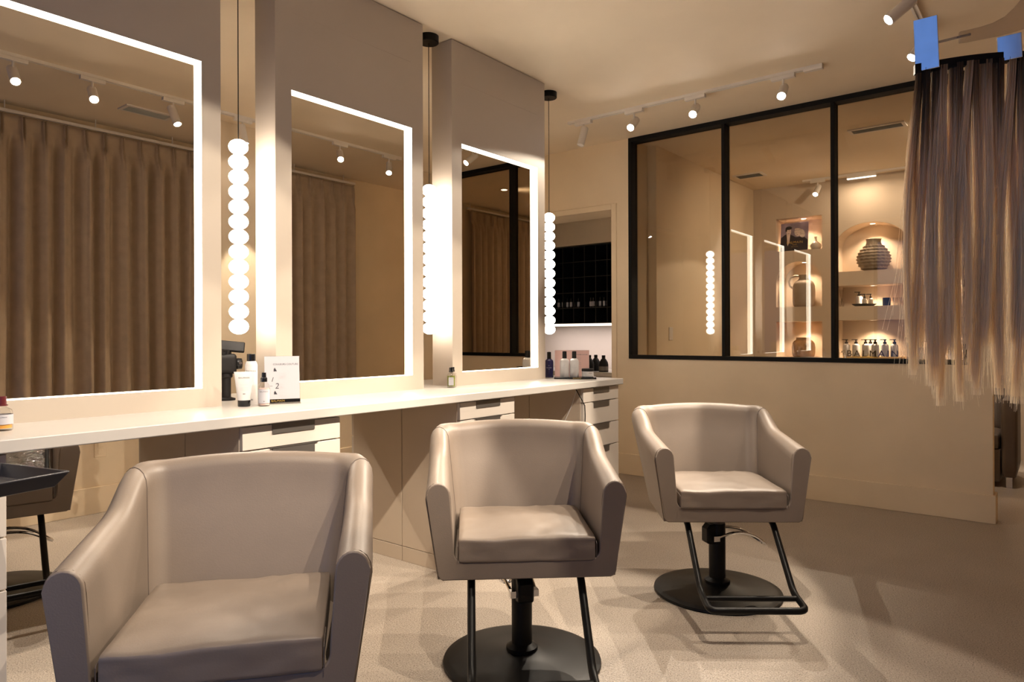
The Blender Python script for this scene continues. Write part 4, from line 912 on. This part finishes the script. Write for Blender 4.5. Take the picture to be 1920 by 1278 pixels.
def hair_mat():
    m = bpy.data.materials.new('ombre_hair'); m.use_nodes = True; nt = m.node_tree; b = nt.nodes['Principled BSDF']
    b.inputs['Roughness'].default_value = 0.45; b.inputs['Specular IOR Level'].default_value = 0.3
    hi = nt.nodes.new('ShaderNodeHairInfo'); at = nt.nodes.new('ShaderNodeAttribute'); at.attribute_name = 'tone'
    ad = nt.nodes.new('ShaderNodeMath'); ad.operation = 'MULTIPLY_ADD'; ad.inputs[1].default_value = 0.30
    rp = nt.nodes.new('ShaderNodeValToRGB'); el = rp.color_ramp.elements
    el[0].position = 0.06; el[0].color = (0.05, 0.027, 0.012, 1); el[1].position = 0.75; el[1].color = (0.98, 0.85, 0.62, 1)
    for p_, c_ in ((0.17, (0.16, 0.09, 0.04, 1)), (0.28, (0.52, 0.34, 0.17, 1)), (0.40, (0.92, 0.72, 0.46, 1))): q = el.new(p_); q.color = c_
    nt.links.new(at.outputs['Fac'], ad.inputs[0]); nt.links.new(hi.outputs['Intercept'], ad.inputs[2]); nt.links.new(ad.outputs[0], rp.inputs[0]); nt.links.new(rp.outputs[0], b.inputs['Base Color'])
    tl = nt.nodes.new('ShaderNodeBsdfTranslucent'); mx = nt.nodes.new('ShaderNodeMixShader'); mx.inputs[0].default_value = 0.45
    nt.links.new(rp.outputs[0], tl.inputs[0]); nt.links.new(b.outputs[0], mx.inputs[1]); nt.links.new(tl.outputs[0], mx.inputs[2]); nt.links.new(mx.outputs[0], nt.nodes['Material Output'].inputs[0])
    return m
M['hair'] = hair_mat()
hc = bpy.data.hair_curves.new('strands'); NS, NP = 9500, 12
hc.add_curves([NP] * NS)
NL = 34; locks = [(i + random.uniform(-0.35, 0.35)) / NL for i in range(NL + 1)]
lk = [(random.uniform(-0.010, 0.010), random.uniform(0.42, 0.535), random.uniform(0, 1), random.uniform(-0.012, 0.012), random.uniform(0, 6)) for _ in range(NL + 1)]
pos = []; rad = []; tone = []
for s in range(NS):
    u = random.random(); k = min(range(max(0, int(u * NL) - 2), min(NL, int(u * NL) + 2) + 1), key=lambda q: abs(locks[q] - u))
    sw, ln, tn, dpt, phs = lk[k]; L = ln * random.choice((1, 0.98, 0.94, random.uniform(0.85, 1.03), random.uniform(0.6, 1.0)))
    du = locks[k] - u; oy = random.uniform(-0.005, 0.005); tone.append(min(1, max(0, tn * 0.75 + random.uniform(0, 0.35))))
    jit = (random.gauss(0, 0.0035), random.gauss(0, 0.003)); root = weft(u) - inv; cl = random.uniform(0.1, 0.8)
    fl = random.random() < 0.05; fx = random.gauss(0, 0.02) if fl else 0
    for i in range(NP):
        v = i / (NP - 1); g_ = sm((v - 0.12) / 0.88)
        ox = du * WL * cl * g_ + sw * sm(v) + 0.0035 * math.sin(v * 5 + phs) + jit[0] * v + fx * v * v - 0.012 * (1 - u) * math.sin(math.pi * min(1, v * 1.3) / 2)
        od = oy + dpt * sm(v) + jit[1] * v + 0.003 * math.sin(v * 4 + phs * 2)
        q = root + hx * ox + hy * od + Vector((0, 0, -L * v)); pos += [q.x, q.y, q.z]
        rad.append(0.00029 * (1 - 0.5 * v))
hc.attributes['position'].data.foreach_set('vector', pos) if 'position' in hc.attributes else None
ra = hc.attributes.get('radius') or hc.attributes.new('radius', 'FLOAT', 'POINT'); ra.data.foreach_set('value', rad)
ta = hc.attributes.new('tone', 'FLOAT', 'CURVE'); ta.data.foreach_set('value', tone)
hc.materials.append(M['hair'])
ho = bpy.data.objects.new('strands', hc); COL.objects.link(ho); ho.parent = hr; ho['kind'] = 'stuff'
# clip hanger
hg = thing('clip_hanger', 'clear plastic clip hanger with steel clips holding the hair extensions', 'hanger', tuple(w0))
def clip(u, h, wdt):
    c = weft(u) - inv; T = Matrix(((hx.x, hy.x, 0, c.x), (hx.y, hy.y, 0, c.y), (0, 0, 1, c.z), (0, 0, 0, 1))) @ RZ(R(-18)) @ RY(R(-2))
    m = MB(); m.box(-wdt / 2, wdt / 2, -0.0078, -0.0062, -0.004, h, T); m.box(-wdt / 2, wdt / 2, 0.0062, 0.0078, -0.004, h, T)
    m.box(-wdt / 2 - 0.001, -wdt / 2 + 0.0015, -0.0078, -0.0045, -0.004, h, T); m.box(wdt / 2 - 0.0015, wdt / 2 + 0.001, -0.0078, -0.0045, -0.004, h, T)
    obj('clip', m, M['steel'], hg, bevel=0.0008)
    return c
c1 = clip(0.062, 0.078, 0.031); c2 = clip(0.435, 0.034, 0.029)
A = HP(1752, 80) - inv + hy * 0.0; B = HP(1822, 63) - inv
obj('slide_wire', MB().tube([A + hy * 0.003 - hx * 0.02, A + hy * 0.003, B + hy * 0.003], 0.0022, 8), M['steel'], hg)
def ribbon(L1, L2, th):
    m = MB(); n = len(L1); vs = []
    for a, b_ in zip(L1, L2):
        a, b_ = a - inv, b_ - inv
        vs += [a - hy * th, b_ - hy * th, b_ + hy * th, a + hy * th]
    m.add(vs, [(4 * i + k, 4 * i + (k + 1) % 4, 4 * i + 4 + (k + 1) % 4, 4 * i + 4 + k) for i in range(n - 1) for k in range(4)] + [(0, 1, 2, 3), (4 * n - 1, 4 * n - 2, 4 * n - 3, 4 * n - 4)])
    return m
up = [HP(1800, 60), HP(1815, 57), HP(1840, 51), HP(1862, 44), HP(1885, 32), HP(1903, 15), HP(1922, -8), HP(1950, -28), HP(1990, -40)]
lo = [HP(1800, 81), HP(1815, 79), HP(1845, 73), HP(1870, 68), HP(1895, 62), HP(1915, 56), HP(1940, 48), HP(1965, 42), HP(1990, 38)]
up += [HP(2030, -36), HP(2080, -10), HP(2130, 30), HP(2180, 50)]; lo += [HP(2020, 36), HP(2070, 45), HP(2125, 62), HP(2180, 75)]
obj('hanger_arm', ribbon(up, lo, 0.004), clear_mat('hanger_plastic', (0.86, 0.83, 0.82), 1.75), hg, bevel=0.002)
hk = HP(1992, -35) - inv; pts = [hk, hk + Vector((0, 0, 0.06))] + [hk + Vector((0, 0, 0.085)) + hx * (0.025 - 0.025 * math.cos(a)) + Vector((0, 0, 0.025 * math.sin(a))) for a in [math.pi * i / 8 for i in range(9)]]
obj('hook', MB().tube(pts, 0.002, 8), M['chrome'], hg)
rl = hk + inv + Vector((0, 0, 0.103)) + hx * 0.025
rr_ = thing('ceiling_hook_rod', 'thin steel rod hanging from the ceiling that carries the hanger', 'rod', tuple(rl))
obj('rod', MB().tube([(0, 0, 0.0), (0, 0, CEIL - rl.z)], 0.004, 8), M['steel'], rr_)
